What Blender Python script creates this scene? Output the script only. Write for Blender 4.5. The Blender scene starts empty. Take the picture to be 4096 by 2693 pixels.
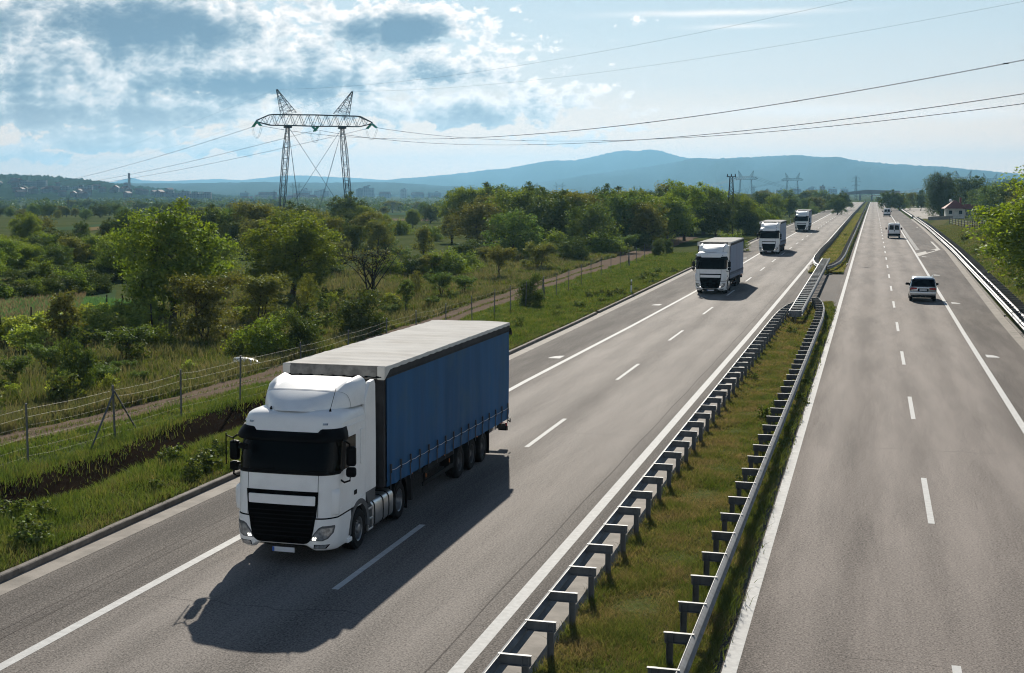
import bpy, bmesh, math, random
import numpy as np
from mathutils import Vector, Matrix

# ------------------------------------------------------------------ camera, sky, sun, exposure
SC = bpy.context.scene
COL = SC.collection
R = math.radians
F, CX, CY, YH, CAMZ = 1500.0, 400.0, 336.5, 191.5, 8.0      # lens (pixels at 1024 wide), optical axis, horizon row, eye height
PITCH = math.atan((CY - YH) / F)
YAW = math.atan((874 - CX) * math.cos(PITCH) / F)
cam_data = bpy.data.cameras.new("camera")
cam = bpy.data.objects.new("camera", cam_data)
COL.objects.link(cam)
cam.location = (0, 0, CAMZ)
cam.rotation_euler = (math.pi / 2 - PITCH, 0, YAW)
cam_data.sensor_width = 36.0
cam_data.lens = F / 1024 * 36
cam_data.shift_x = (512 - CX) / 1024
cam_data.clip_end = 60000
cam_data.clip_start = 0.5
SC.camera = cam

SUN_EL, SUN_AZ = 26.0, -13.7          # azimuth from the road direction (+Y), negative = to the left
world = bpy.data.worlds.new("World")
SC.world = world
world.use_nodes = True
NT = world.node_tree
for n in list(NT.nodes):
    NT.nodes.remove(n)


class Nodes:
    """short helpers that add nodes to a tree and return their output sockets"""
    def __init__(s, nt): s.nt = nt
    def new(s, t, **k):
        n = s.nt.nodes.new(t)
        for a, b in k.items(): setattr(n, a, b)
        return n
    def put(s, sock, v):
        if isinstance(v, bpy.types.NodeSocket): s.nt.links.new(v, sock)
        elif v is not None: sock.default_value = v
    def m(s, op, a, b=None, c=None, clamp=False):
        n = s.new('ShaderNodeMath', operation=op, use_clamp=clamp)
        s.put(n.inputs[0], a); s.put(n.inputs[1], b); s.put(n.inputs[2], c)
        return n.outputs[0]
    def xyz(s, x, y, z=0.0):
        n = s.new('ShaderNodeCombineXYZ')
        s.put(n.inputs[0], x); s.put(n.inputs[1], y); s.put(n.inputs[2], z)
        return n.outputs[0]
    def sep(s, v):
        n = s.new('ShaderNodeSeparateXYZ'); s.put(n.inputs[0], v); return n.outputs
    def noise(s, vec, scale, detail=3.0, rough=0.55, dist=0.0, lac=2.0):
        n = s.new('ShaderNodeTexNoise'); s.put(n.inputs['Vector'], vec)
        n.inputs['Scale'].default_value = scale; n.inputs['Detail'].default_value = detail
        n.inputs['Roughness'].default_value = rough; n.inputs['Distortion'].default_value = dist
        n.inputs['Lacunarity'].default_value = lac
        return n.outputs[0]
    def ramp(s, fac, stops, interp='LINEAR'):
        n = s.new('ShaderNodeValToRGB'); n.color_ramp.interpolation = interp
        e = n.color_ramp.elements
        while len(e) < len(stops): e.new(0.5)
        for k, (p, c) in enumerate(stops):
            e[k].position = p
            e[k].color = (c if len(c) == 4 else (*c, 1)) if not isinstance(c, (int, float)) else (c, c, c, 1)
        s.put(n.inputs[0], fac)
        return n.outputs[0]
    def mix(s, f, a, b, blend='MIX'):
        n = s.new('ShaderNodeMix', data_type='RGBA', blend_type=blend)
        s.put(n.inputs[0], f)
        s.put(n.inputs[6], a if isinstance(a, bpy.types.NodeSocket) else (*a[:3], 1))
        s.put(n.inputs[7], b if isinstance(b, bpy.types.NodeSocket) else (*b[:3], 1))
        return n.outputs[2]
    def step(s, v, lo, hi):
        n = s.new('ShaderNodeMapRange', interpolation_type='SMOOTHSTEP')
        s.put(n.inputs[0], v); n.inputs[1].default_value = lo; n.inputs[2].default_value = hi
        return n.outputs[0]


W = Nodes(NT)
sky = W.new('ShaderNodeTexSky', sky_type='NISHITA', sun_disc=False)
sky.sun_elevation = R(SUN_EL)
sky.sun_rotation = R(SUN_AZ)
sky.altitude = 200; sky.air_density = 1.0; sky.dust_density = 0.6; sky.ozone_density = 1.6
d = W.sep(W.new('ShaderNodeTexCoord').outputs['Generated'])
az = W.m('MULTIPLY', W.m('ARCTAN2', d[0], d[1]), 180 / math.pi)          # degrees, 0 = along the road
el = W.m('MULTIPLY', W.m('ARCSINE', d[2]), 180 / math.pi)
# clouds: banks listed as (azimuth, elevation, half width, half height, thickness), degrees
CLOUDS = [
    (-30.5, 4.6, 3.6, 1.1, .60), (-26.5, 6.2, 4.0, 1.1, .95), (-29.5, 5.3, 3.2, 1.0, .55), (-31.5, 4.0, 2.6, .55, .65),
    (-23.5, 4.15, 5.4, .50, .95), (-26.5, 5.0, 3.0, .8, .5), (-21.0, 5.2, 3.0, .8, .45), (-17.5, 6.2, 2.6, .75, .95), (-19.5, 6.6, 3.0, .6, .35), (-15.8, 5.7, 1.8, .5, .45),
    (-15.9, 4.55, 2.4, .55, .72), (-19.5, 4.7, 2.0, .5, .5), (-31.0, 3.0, 3.0, .75, .80), (-26.5, 2.95, 3.4, .65, .84),
    (-14.8, 3.05, 3.4, .60, .70), (-19.0, 3.2, 2.6, .5, .66), (-28.6, 1.9, 2.8, .45, .78), (-24.0, 1.7, 2.6, .35, .60), (-32.0, 1.4, 2.0, .4, .55),
    (-12.0, 1.9, 3.0, .25, .42), (-9.0, 2.35, 2.0, .2, .36),
    (-34.5, 6.0, 4.0, 1.4, .8), (-24.0, 8.6, 9.0, 1.5, .75),
    (-24.0, 4.6, 9.0, 2.6, .44), (-16.5, 4.9, 5.0, 1.7, .42), (-13.0, 3.3, 4.5, .8, .40), (-24.5, 2.4, 8, .9, .34), (-29, 6.6, 5, 1.0, .7), (-8.6, 6.3, .5, .3, .26), (-5.8, 2.2, .9, .16, .26), (-11.0, 2.9, 1.2, .3, .3), (-2.4, 2.25, .9, .14, .26),
    (24, 8, 8, 1.6, .6), (-52, 6, 10, 1.6, .7), (60, 7, 14, 1.4, .5),
]
def cloud_density(up):
    """cloud thickness seen UP degrees above the looked-at point"""
    e = W.m('ADD', el, up) if up else el
    n1 = W.noise(W.xyz(az, W.m('MULTIPLY', e, 1.6)), .55, 4, .6); n2 = W.noise(W.xyz(az, W.m('MULTIPLY', e, 1.6), 7.3), .8, 4, .6)
    wx = W.m('ADD', az, W.m('MULTIPLY', W.m('SUBTRACT', n1, .5), 2.6)); wy = W.m('ADD', e, W.m('MULTIPLY', W.m('SUBTRACT', n2, .5), .9))
    bank = None
    for (ca, ce, hw, hh, th) in CLOUDS:
        dx = W.m('MULTIPLY', W.m('SUBTRACT', wx, ca), 1 / hw); dy = W.m('MULTIPLY', W.m('SUBTRACT', wy, ce), 1 / hh)
        g = W.m('MULTIPLY', W.m('EXPONENT', W.m('MULTIPLY', W.m('ADD', W.m('MULTIPLY', dx, dx), W.m('MULTIPLY', dy, dy)), -0.8)), th * 1.2)
        bank = g if bank is None else W.m('MAXIMUM', W.m('ADD', W.m('MULTIPLY', bank, .55), W.m('MULTIPLY', g, .55)), W.m('MAXIMUM', bank, g))
    puff = W.noise(W.xyz(az, W.m('MULTIPLY', e, 1.8), 2.0), .62, 9, .58, .3)
    vor = W.new('ShaderNodeTexVoronoi', feature='F1', voronoi_dimensions='2D')
    W.put(vor.inputs['Vector'], W.xyz(W.m('ADD', az, W.m('MULTIPLY', puff, .9)), W.m('ADD', W.m('MULTIPLY', e, 1.6), W.m('MULTIPLY', puff, .9))))
    vor.inputs['Scale'].default_value = 1.05; vor.inputs['Detail'].default_value = 3; vor.inputs['Roughness'].default_value = .6
    return W.m('ADD', bank, W.m('ADD', W.m('MULTIPLY', W.m('SUBTRACT', puff, .5), .72), W.m('MULTIPLY', W.m('SUBTRACT', .60, vor.outputs['Distance']), .34)))


puff2 = W.noise(W.xyz(az, W.m('MULTIPLY', el, 1.5), 11.0), .42, 5, .55)
dens = cloud_density(0.0)
above = cloud_density(.38)
cover = W.step(dens, .15, .36)
# little cloud above = sunlit rim, much cloud above = shaded core and flat base
shade = W.m('ADD', W.m('MULTIPLY', dens, .48), W.m('MULTIPLY', above, .70))
thick = W.ramp(shade, [(.12, (.95, .84, .76)), (.34, (.84, .745, .68)), (.45, (.62, .585, .555)), (.56, (.42, .43, .44)), (.70, (.215, .26, .295)), (.86, (.115, .16, .21)), (1.0, (.08, .125, .18))])
BGS = 0.05                                       # sky strength; cloud and low-sky radiances below are given for exposure 0
low_sky = W.ramp(W.m('MULTIPLY', el, 1 / 9.0), [(0.0, (1.385, 0.805, 0.409)), (.10, (1.22, 0.75, 0.44)), (.27, (0.87, 0.635, 0.462)), (.44, (0.567, 0.534, 0.501)), (.64, (0.442, 0.488, 0.508)), (1.0, (0.303, 0.409, 0.488))])
sunside = W.step(W.m('COSINE', W.m('MULTIPLY', W.m('SUBTRACT', az, SUN_AZ), math.pi / 180)), -.3, 1.0)
veil = W.m('MULTIPLY', W.m('SUBTRACT', 1.0, W.step(el, 6.0, 18.0)), W.m('ADD', .12, W.m('MULTIPLY', sunside, .80)))
behind = W.m('MULTIPLY', W.m('SUBTRACT', 1.0, sunside), W.m('SUBTRACT', 1.0, W.step(el, 2.0, 19.0)))      # low sky away from the sun, brightened to add fill on shaded fronts
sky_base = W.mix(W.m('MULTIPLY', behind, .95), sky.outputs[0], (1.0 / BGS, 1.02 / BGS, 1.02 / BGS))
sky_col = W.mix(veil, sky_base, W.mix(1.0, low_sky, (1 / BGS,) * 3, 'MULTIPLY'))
thick = W.mix(W.m('MULTIPLY', W.m('SUBTRACT', 1.0, W.step(el, .8, 4.2)), .62), thick, (.62, .545, .48))      # low clouds are seen through more bright air
cl_col = W.mix(1.0, thick, (1 / BGS,) * 3, 'MULTIPLY')
wisp = None
for (ca, ce, hw, hh, th) in [(-5.6, 6.52, 3.4, .11, 1.0), (-4.9, 6.02, 1.6, .08, .7), (-1.2, 7.0, 2.2, .09, .8), (-2.4, 2.95, 4.2, .22, .75), (3.0, 2.75, 2.6, .25, .7), (-2.0, 2.3, 2.2, .10, .35), (-12.5, 5.25, 1.4, .06, .4), (-13.0, 5.6, 1.0, .05, .3)]:
    dx = W.m('MULTIPLY', W.m('SUBTRACT', az, ca), 1 / hw); dy = W.m('MULTIPLY', W.m('SUBTRACT', W.m('ADD', el, W.m('MULTIPLY', W.m('SUBTRACT', puff2, .5), .22)), ce), 1 / hh)
    g = W.m('MULTIPLY', W.m('EXPONENT', W.m('MULTIPLY', W.m('ADD', W.m('MULTIPLY', dx, dx), W.m('MULTIPLY', dy, dy)), -1.0)), th)
    wisp = g if wisp is None else W.m('MAXIMUM', wisp, g)
sky_col = W.mix(W.m('MULTIPLY', wisp, .8), sky_col, (.82 / BGS, .74 / BGS, .68 / BGS))
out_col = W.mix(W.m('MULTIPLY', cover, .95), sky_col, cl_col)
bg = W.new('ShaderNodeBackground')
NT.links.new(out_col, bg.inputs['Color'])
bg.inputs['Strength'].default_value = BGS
NT.links.new(bg.outputs[0], W.new('ShaderNodeOutputWorld').inputs['Surface'])

sun_data = bpy.data.lights.new("sun", 'SUN')
sun_data.energy = 5.0
sun_data.angle = R(0.5)
sun_data.color = (1.0, .93, .82)
sun = bpy.data.objects.new("sun", sun_data)
COL.objects.link(sun)
SUN_DIR = Vector((math.sin(R(SUN_AZ)) * math.cos(R(SUN_EL)), math.cos(R(SUN_AZ)) * math.cos(R(SUN_EL)), math.sin(R(SUN_EL))))
sun.rotation_euler = SUN_DIR.to_track_quat('Z', 'Y').to_euler()
sun.location = (-30, 60, 60)

SC.view_settings.view_transform = 'Standard'
SC.view_settings.look = 'None'
SC.view_settings.gamma = 1.0
SC.view_settings.exposure = 0.6
SC.cycles.use_denoising = True
SC.cycles.denoising_prefilter = 'ACCURATE'
SC.cycles.pixel_filter_type = 'BLACKMAN_HARRIS'
SC.cycles.filter_width = 1.1
SC.cycles.max_bounces = 6
SC.cycles.diffuse_bounces = 3
SC.cycles.transmission_bounces = 4
SC.cycles.transparent_max_bounces = 8
SC.cycles.volume_bounces = 0
SC.cycles.caustics_reflective = False
SC.cycles.caustics_refractive = False

# ------------------------------------------------------------------ helpers
random.seed(7)
RNG = np.random.default_rng(11)


def tag(o, label=None, cat=None, group=None, kind=None):
    if label: o['label'] = label
    if cat: o['category'] = cat
    if group: o['group'] = group
    if kind: o['kind'] = kind
    return o


def link(o, parent=None):
    COL.objects.link(o)
    if parent is not None: o.parent = parent
    return o


def empty(name, loc=(0, 0, 0), rz=0.0):
    o = bpy.data.objects.new(name, None)
    o.location = loc; o.rotation_euler = (0, 0, rz); o.empty_display_size = 0.3
    return link(o)


def copy_tree(o, parent=None):
    c = o.copy(); COL.objects.link(c); c.parent = parent
    for ch in list(o.children):
        if ch.name in SC.objects: copy_tree(ch, c)
    return c


class MB:
    """collects verts and faces, then becomes one mesh object"""
    def __init__(s): s.v = []; s.f = []; s.m = []; s.mi = 0
    def add(s, vs, fs):
        b = len(s.v); s.v.extend([tuple(p) for p in vs]); s.f.extend([tuple(i + b for i in f) for f in fs]); s.m.extend([s.mi] * len(fs))
        return s
    def box(s, c, size, rz=0.0, ry=0.0, rx=0.0):
        hx, hy, hz = [k / 2 for k in size]
        P = [Vector((x, y, z)) for x in (-hx, hx) for y in (-hy, hy) for z in (-hz, hz)]
        if rz or ry or rx:
            M = Matrix.Rotation(rz, 3, 'Z') @ Matrix.Rotation(ry, 3, 'Y') @ Matrix.Rotation(rx, 3, 'X')
            P = [M @ p for p in P]
        c = Vector(c)
        return s.add([p + c for p in P], [(0, 1, 3, 2), (4, 6, 7, 5), (0, 4, 5, 1), (2, 3, 7, 6), (0, 2, 6, 4), (1, 5, 7, 3)])
    def tube(s, pts, rad, n=6, cap=True):
        pts = [Vector(p) for p in pts]
        if not isinstance(rad, (list, tuple)): rad = [rad] * len(pts)
        rings = []
        for i, p in enumerate(pts):
            t = (pts[min(i + 1, len(pts) - 1)] - pts[max(i - 1, 0)])
            if t.length < 1e-9: t = Vector((0, 0, 1))
            t.normalize()
            a = t.cross(Vector((0, 0, 1)) if abs(t.z) < .95 else Vector((1, 0, 0))).normalized(); b = t.cross(a)
            rings.append([p + (a * math.cos(2 * math.pi * k / n) + b * math.sin(2 * math.pi * k / n)) * rad[i] for k in range(n)])
        return s.loft(rings, True, cap)
    def loft(s, rings, closed=True, cap=False):
        n = len(rings[0]); vs = [p for r in rings for p in r]; fs = []
        for i in range(len(rings) - 1):
            for k in range(n if closed else n - 1):
                k2 = (k + 1) % n
                fs.append((i * n + k, i * n + k2, (i + 1) * n + k2, (i + 1) * n + k))
        if cap:
            fs.append(tuple(range(n - 1, -1, -1))); fs.append(tuple((len(rings) - 1) * n + k for k in range(n)))
        return s.add(vs, fs)
    def prism(s, poly, axis, a, b):
        """polygon in the plane across AXIS ('x': (y,z) pairs, 'y': (x,z), 'z': (x,y)), extruded from a to b"""
        def P(u, v, w): return {'x': (w, u, v), 'y': (u, w, v), 'z': (u, v, w)}[axis]
        return s.loft([[P(u, v, a) for u, v in poly], [P(u, v, b) for u, v in poly]], True, True)
    def lathe(s, prof, c, axis='x', n=28):
        """prof: (along axis, radius)"""
        rings = []
        for k in range(n):
            t = 2 * math.pi * k / n
            r = []
            for a, q in prof:
                p = {'x': (a, q * math.cos(t), q * math.sin(t)), 'z': (q * math.cos(t), q * math.sin(t), a), 'y': (q * math.cos(t), a, q * math.sin(t))}[axis]
                r.append((p[0] + c[0], p[1] + c[1], p[2] + c[2]))
            rings.append(r)
        rings.append(rings[0])
        return s.loft(rings, False)
    def build(s, name, mat, parent=None, smooth=False, bevel=0.0, fix=True):
        me = bpy.data.meshes.new(name)
        me.from_pydata(s.v, [], s.f); me.update()
        mats = mat if isinstance(mat, (list, tuple)) else [mat]
        for k in mats: me.materials.append(k)
        if len(mats) > 1: me.polygons.foreach_set('material_index', s.m)
        if fix:
            bm = bmesh.new(); bm.from_mesh(me)
            bmesh.ops.remove_doubles(bm, verts=bm.verts, dist=1e-5)
            bmesh.ops.recalc_face_normals(bm, faces=bm.faces); bm.to_mesh(me); bm.free()
        if smooth:
            me.polygons.foreach_set('use_smooth', [True] * len(me.polygons))
            try: me.set_sharp_from_angle(angle=R(38))
            except Exception: pass
        o = link(bpy.data.objects.new(name, me), parent)
        if bevel:
            b = o.modifiers.new('bevel', 'BEVEL'); b.width = bevel; b.segments = 2; b.limit_method = 'ANGLE'; b.angle_limit = R(40); b.harden_normals = False
        return o


def np_mesh(name, V, Fc, mat, parent=None, smooth=False):
    """numpy verts (n,3) and faces (m,k) -> object"""
    V = np.asarray(V, np.float32); Fc = np.asarray(Fc, np.int32); k = Fc.shape[1]
    me = bpy.data.meshes.new(name)
    me.vertices.add(len(V)); me.vertices.foreach_set('co', V.ravel())
    me.loops.add(Fc.size); me.loops.foreach_set('vertex_index', Fc.ravel())
    me.polygons.add(len(Fc)); me.polygons.foreach_set('loop_start', np.arange(0, Fc.size, k, dtype=np.int32))
    try: me.polygons.foreach_set('loop_total', np.full(len(Fc), k, np.int32))
    except Exception: pass
    me.update(calc_edges=True); me.validate()
    if smooth: me.polygons.foreach_set('use_smooth', [True] * len(me.polygons))
    for q in (mat if isinstance(mat, (list, tuple)) else [mat]): me.materials.append(q)
    return link(bpy.data.objects.new(name, me), parent)


def grid_mesh(name, X, Y, Z, mat, parent=None, smooth=True):
    """arrays (a,b) -> quad grid"""
    a, b = X.shape
    V = np.stack([X, Y, Z], -1).reshape(-1, 3)
    i = np.arange(a * b).reshape(a, b)
    Fc = np.stack([i[:-1, :-1], i[:-1, 1:], i[1:, 1:], i[1:, :-1]], -1).reshape(-1, 4)
    return np_mesh(name, V, Fc, mat, parent, smooth)


# ------------------------------------------------------------------ lie of the land
RY = np.array([-100, 90, 143, 205, 310, 455, 750, 1070, 1150, 1300, 2000.])
RZ = np.array([0, 0, .18, .42, .65, .80, .80, .60, .30, -2.0, -8.0])


def road_z(y): return np.interp(y, RY, RZ)


def sstep(v, a, b):
    t = np.clip((np.asarray(v, float) - a) / (b - a), 0, 1); return t * t * (3 - 2 * t)


def left_edge(y): return np.interp(y, [0, 70, 150, 400, 1300], [-16.35, -16.35, -16.85, -17.0, -17.0])
def right_edge(y): return np.interp(y, [0, 75, 100, 150, 205, 350, 1300], [7.45, 7.45, 7.6, 8.25, 8.95, 9.4, 9.6])
def right_rail_x(y): return np.interp(y, [0, 80, 88, 124, 190, 300, 480, 1300], [7.9, 7.95, 8.05, 8.5, 9.2, 9.8, 9.9, 10.2])


def ground_z(x, y):
    x = np.asarray(x, float); y = np.asarray(y, float)
    near = sstep(-np.abs(x + 4), -120, -45)
    z = road_z(np.clip(y, -100, 1150)) * near * (1 - sstep(y, 1150, 1500))
    le, re = left_edge(y), right_edge(y)
    z = z - 6.0 * sstep(np.hypot(x, y), 450, 1000) * sstep(-x, 60, 170)
    on_road = sstep(x, le - .75, le - .70) * (1 - sstep(x, re + .66, re + .72))
    # left of the kerb: level verge, then the open ditch with its spoil bank, then the plain
    left = 1 - sstep(x, le - .75, le - .70)
    wob = .28 * np.sin(y * .43) + .16 * np.sin(y * 1.13 + 1)
    dd = x + 21.3 + wob * .6
    cut = np.exp(-(dd / .75) ** 2) * .55 * (1 - sstep(y, 57, 66)) - np.exp(-((dd + 1.25) / .45) ** 2) * .08 * (1 - sstep(y, 57, 66))
    z = z + left * (.10 - .22 * sstep(-x, 17.3, 22) - cut - .12 * sstep(-x, 24, 30) + .05 * np.sin(x * .9 + y * .31) * sstep(-x, 17.6, 19))
    z = z - .10 * on_road
    # right of the guard rail: grass bank with a level top
    right = sstep(x, re + .66, re + .72)
    h = np.interp(y, [0, 90, 140, 220, 270, 340, 2000], [1.2, 1.3, 1.9, 2.3, 1.6, .1, 0.])
    z = z + right * (.05 + h * sstep(x, re + 1.9, re + 7.5) + .04 * np.sin(x * 1.3 + y * .7) * sstep(x, re + 1, re + 3))
    return z


def ray(px, py):
    """direction through a picture point (1024 wide); used only to read off where things stand on the ground"""
    a = (px - CX) / F; u = -(py - CY) / F
    dd = math.cos(PITCH) + u * math.sin(PITCH); zz = -math.sin(PITCH) + u * math.cos(PITCH)
    return Vector((a * math.cos(YAW) - dd * math.sin(YAW), a * math.sin(YAW) + dd * math.cos(YAW), zz))


S24 = 1024 / 2380


def at(px, py, zoff=0.0):
    """ground point seen at a place of the 2380-wide print"""
    v = ray(px * S24, py * S24); z = zoff
    t = 1.0
    for _ in range(30):
        t = (z - CAMZ) / v.z
        if t < 0: t = 6000
        z = z + .6 * (float(ground_z(t * v.x, t * v.y)) + zoff - z)
    return Vector((t * v.x, t * v.y, float(ground_z(t * v.x, t * v.y)) + zoff))


def far_at(px, dist):
    """point at a given distance in the direction of print column px"""
    v = ray(px * S24, YH); k = dist / math.hypot(v.x, v.y)
    return v.x * k, v.y * k


def height_for(py, x, y):
    """how high something at (x, y) must reach to show at print row py"""
    dep = -x * math.sin(YAW) + y * math.cos(YAW)
    return CAMZ + (YH - py * S24) * dep / F * 1.0

# ------------------------------------------------------------------ materials
MATS = {}


def base_mat(name):
    m = bpy.data.materials.new(name); m.use_nodes = True
    for n in list(m.node_tree.nodes): m.node_tree.nodes.remove(n)
    N = Nodes(m.node_tree)
    out = N.new('ShaderNodeOutputMaterial')
    MATS[name] = m
    return m, N, out


def pbr(name, col, rough=.5, metal=0.0, var=0.0, vscale=3.0, bump=0.0, bscale=40.0, spec=.5, col2=None, coat=0.0, detail=4, stretch=(1, 1, 1), dirt=None, emit=0.0):
    m, N, out = base_mat(name)
    b = N.new('ShaderNodeBsdfPrincipled')
    tc = N.new('ShaderNodeTexCoord').outputs['Object']
    mp = N.new('ShaderNodeMapping'); N.put(mp.inputs[0], tc); mp.inputs['Scale'].default_value = stretch
    c = None
    if var or col2:
        n = N.noise(mp.outputs[0], vscale, detail, .6)
        lo = col2 or tuple(k * (1 - var) for k in col); hi = col if col2 else tuple(min(1, k * (1 + var)) for k in col)
        c = N.mix(N.step(n, .32, .68), lo, hi)
    if dirt:
        dc, ds, amt = dirt
        n = N.noise(tc, ds, 6, .65)
        c = N.mix(N.m('MULTIPLY', N.step(n, .45, .72), amt), c if c is not None else col, dc)
    N.put(b.inputs['Base Color'], c if c is not None else (*col, 1))
    b.inputs['Roughness'].default_value = rough; b.inputs['Metallic'].default_value = metal
    b.inputs['Specular IOR Level'].default_value = spec
    if coat: b.inputs['Coat Weight'].default_value = coat; b.inputs['Coat Roughness'].default_value = .06
    if emit: b.inputs['Emission Color'].default_value = (1, .95, .85, 1); b.inputs['Emission Strength'].default_value = emit
    if bump:
        bn = N.new('ShaderNodeBump'); bn.inputs['Strength'].default_value = bump; bn.inputs['Distance'].default_value = .02
        N.put(bn.inputs['Height'], N.noise(mp.outputs[0], bscale, 4, .6)); N.put(b.inputs['Normal'], bn.outputs[0])
    N.put(out.inputs[0], b.outputs[0])
    return m


def leaf_mat(name, cols, trans=.42, tcol=(1.25, 1.3, .5), gloss=.05):
    """foliage: several greens picked per leaf and per clump, thin enough to glow against the sun"""
    m, N, out = base_mat(name)
    g = N.new('ShaderNodeNewGeometry'); oi = N.new('ShaderNodeObjectInfo')
    pos = N.new('ShaderNodeTexCoord').outputs['Object']
    f = N.m('ADD', N.m('MULTIPLY', g.outputs['Random Per Island'], .55), N.m('MULTIPLY', N.step(N.noise(pos, .9, 2, .5), .3, .7), .45))
    c = N.ramp(f, [(k / (len(cols) - 1), q) for k, q in enumerate(cols)])
    hs = N.new('ShaderNodeHueSaturation')
    N.put(hs.inputs['Value'], N.m('ADD', .86, N.m('MULTIPLY', oi.outputs['Random'], .3)))
    N.put(hs.inputs['Hue'], N.m('ADD', .488, N.m('MULTIPLY', oi.outputs['Random'], .022)))
    N.put(hs.inputs['Color'], c)
    dif = N.new('ShaderNodeBsdfDiffuse'); N.put(dif.inputs['Color'], hs.outputs[0])
    tr = N.new('ShaderNodeBsdfTranslucent'); N.put(tr.inputs['Color'], N.mix(1.0, hs.outputs[0], tcol, 'MULTIPLY'))
    mx = N.new('ShaderNodeMixShader'); mx.inputs[0].default_value = trans * .88
    N.put(mx.inputs[1], dif.outputs[0]); N.put(mx.inputs[2], tr.outputs[0])
    gl = N.new('ShaderNodeBsdfGlossy'); gl.inputs['Roughness'].default_value = .55; gl.inputs['Color'].default_value = (.8, .9, .8, 1)
    m2 = N.new('ShaderNodeMixShader'); m2.inputs[0].default_value = gloss * .9
    N.put(m2.inputs[1], mx.outputs[0]); N.put(m2.inputs[2], gl.outputs[0])
    N.put(out.inputs[0], m2.outputs[0])
    return m


def asphalt(name, c_lo, c_hi, bands):
    """road surface: aggregate grain, wheel-track wear along Y, cross joints, patches; BANDS = lateral centres of the polished wheel tracks"""
    m, N, out = base_mat(name)
    b = N.new('ShaderNodeBsdfPrincipled')
    p = N.new('ShaderNodeTexCoord').outputs['Object']; s = N.sep(p)
    big = N.noise(N.xyz(N.m('MULTIPLY', s[0], .5), N.m('MULTIPLY', s[1], .06)), 1.0, 4, .6)
    mid = N.noise(N.xyz(N.m('MULTIPLY', s[0], 1.3), N.m('MULTIPLY', s[1], .10), 5.0), 1.0, 5, .6)
    grain = N.noise(p, 24, 1, .8)
    grain2 = N.noise(p, 9, 2, .7)
    wear = None
    for x0 in bands:
        q = N.m('MULTIPLY', N.m('SUBTRACT', N.m('ADD', s[0], N.m('MULTIPLY', N.m('SUBTRACT', mid, .5), .5)), x0), 1 / .85)
        e = N.m('EXPONENT', N.m('MULTIPLY', N.m('MULTIPLY', q, q), -1.0))
        wear = e if wear is None else N.m('ADD', wear, e)
    f = N.m('ADD', N.m('MULTIPLY', wear, .46), N.m('ADD', N.m('MULTIPLY', N.step(big, .34, .66), .26), N.m('MULTIPLY', N.step(mid, .36, .64), .18)))
    f = N.m('ADD', f, N.m('MULTIPLY', N.m('SUBTRACT', grain, .5), 2.3))
    f = N.m('ADD', f, N.m('MULTIPLY', N.m('SUBTRACT', grain2, .5), .7), clamp=True)
    c = N.mix(f, c_lo, c_hi)
    # sealed cross joints and hairline cracks
    jn = N.m('ABSOLUTE', N.m('SUBTRACT', N.m('FRACT', N.m('ADD', N.m('MULTIPLY', N.m('ADD', s[1], N.m('MULTIPLY', mid, .9)), 1 / 22.5), .31)), .5))
    joint = N.m('MULTIPLY', N.m('LESS_THAN', jn, .0011), N.step(big, .40, .55))
    cr = N.new('ShaderNodeTexVoronoi', feature='DISTANCE_TO_EDGE'); N.put(cr.inputs['Vector'], N.xyz(N.m('ADD', N.m('MULTIPLY', s[0], .16), mid), N.m('ADD', N.m('MULTIPLY', s[1], .045), N.m('MULTIPLY', mid, .4)), 0.0))
    cr.inputs['Scale'].default_value = 1.0
    crack = N.m('MULTIPLY', N.m('LESS_THAN', cr.outputs['Distance'], .0012), N.step(N.noise(p, .05, 2), .55, .62))
    dark = N.m('MAXIMUM', joint, crack)
    c = N.mix(N.m('MULTIPLY', dark, .45), c, tuple(k * .45 for k in c_lo))
    N.put(b.inputs['Base Color'], c)
    N.put(b.inputs['Roughness'], N.m('ADD', .86, N.m('MULTIPLY', N.m('SUBTRACT', 1.0, wear, clamp=True), .08)))
    b.inputs['Specular IOR Level'].default_value = .08
    bn = N.new('ShaderNodeBump'); bn.inputs['Strength'].default_value = .55; bn.inputs['Distance'].default_value = .012
    N.put(bn.inputs['Height'], grain); N.put(b.inputs['Normal'], bn.outputs[0])
    N.put(out.inputs[0], b.outputs[0])
    return m


def soil(name, cols, scale=.35, fine=9.0, rough=.95, bump=.6):
    """mottled ground of several natural colours"""
    m, N, out = base_mat(name)
    b = N.new('ShaderNodeBsdfDiffuse'); p = N.new('ShaderNodeTexCoord').outputs['Object']
    f = N.m('ADD', N.m('MULTIPLY', N.noise(p, scale, 5, .62, .4), .62), N.m('MULTIPLY', N.noise(p, fine, 3, .7), .38))
    N.put(b.inputs['Color'], N.ramp(f, [(.30 + .40 * k / (len(cols) - 1), q) for k, q in enumerate(cols)]))
    bn = N.new('ShaderNodeBump'); bn.inputs['Strength'].default_value = bump; bn.inputs['Distance'].default_value = .08
    N.put(bn.inputs['Height'], N.noise(p, fine, 4, .7)); N.put(b.inputs['Normal'], bn.outputs[0])
    N.put(out.inputs[0], b.outputs[0])
    return m


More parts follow.
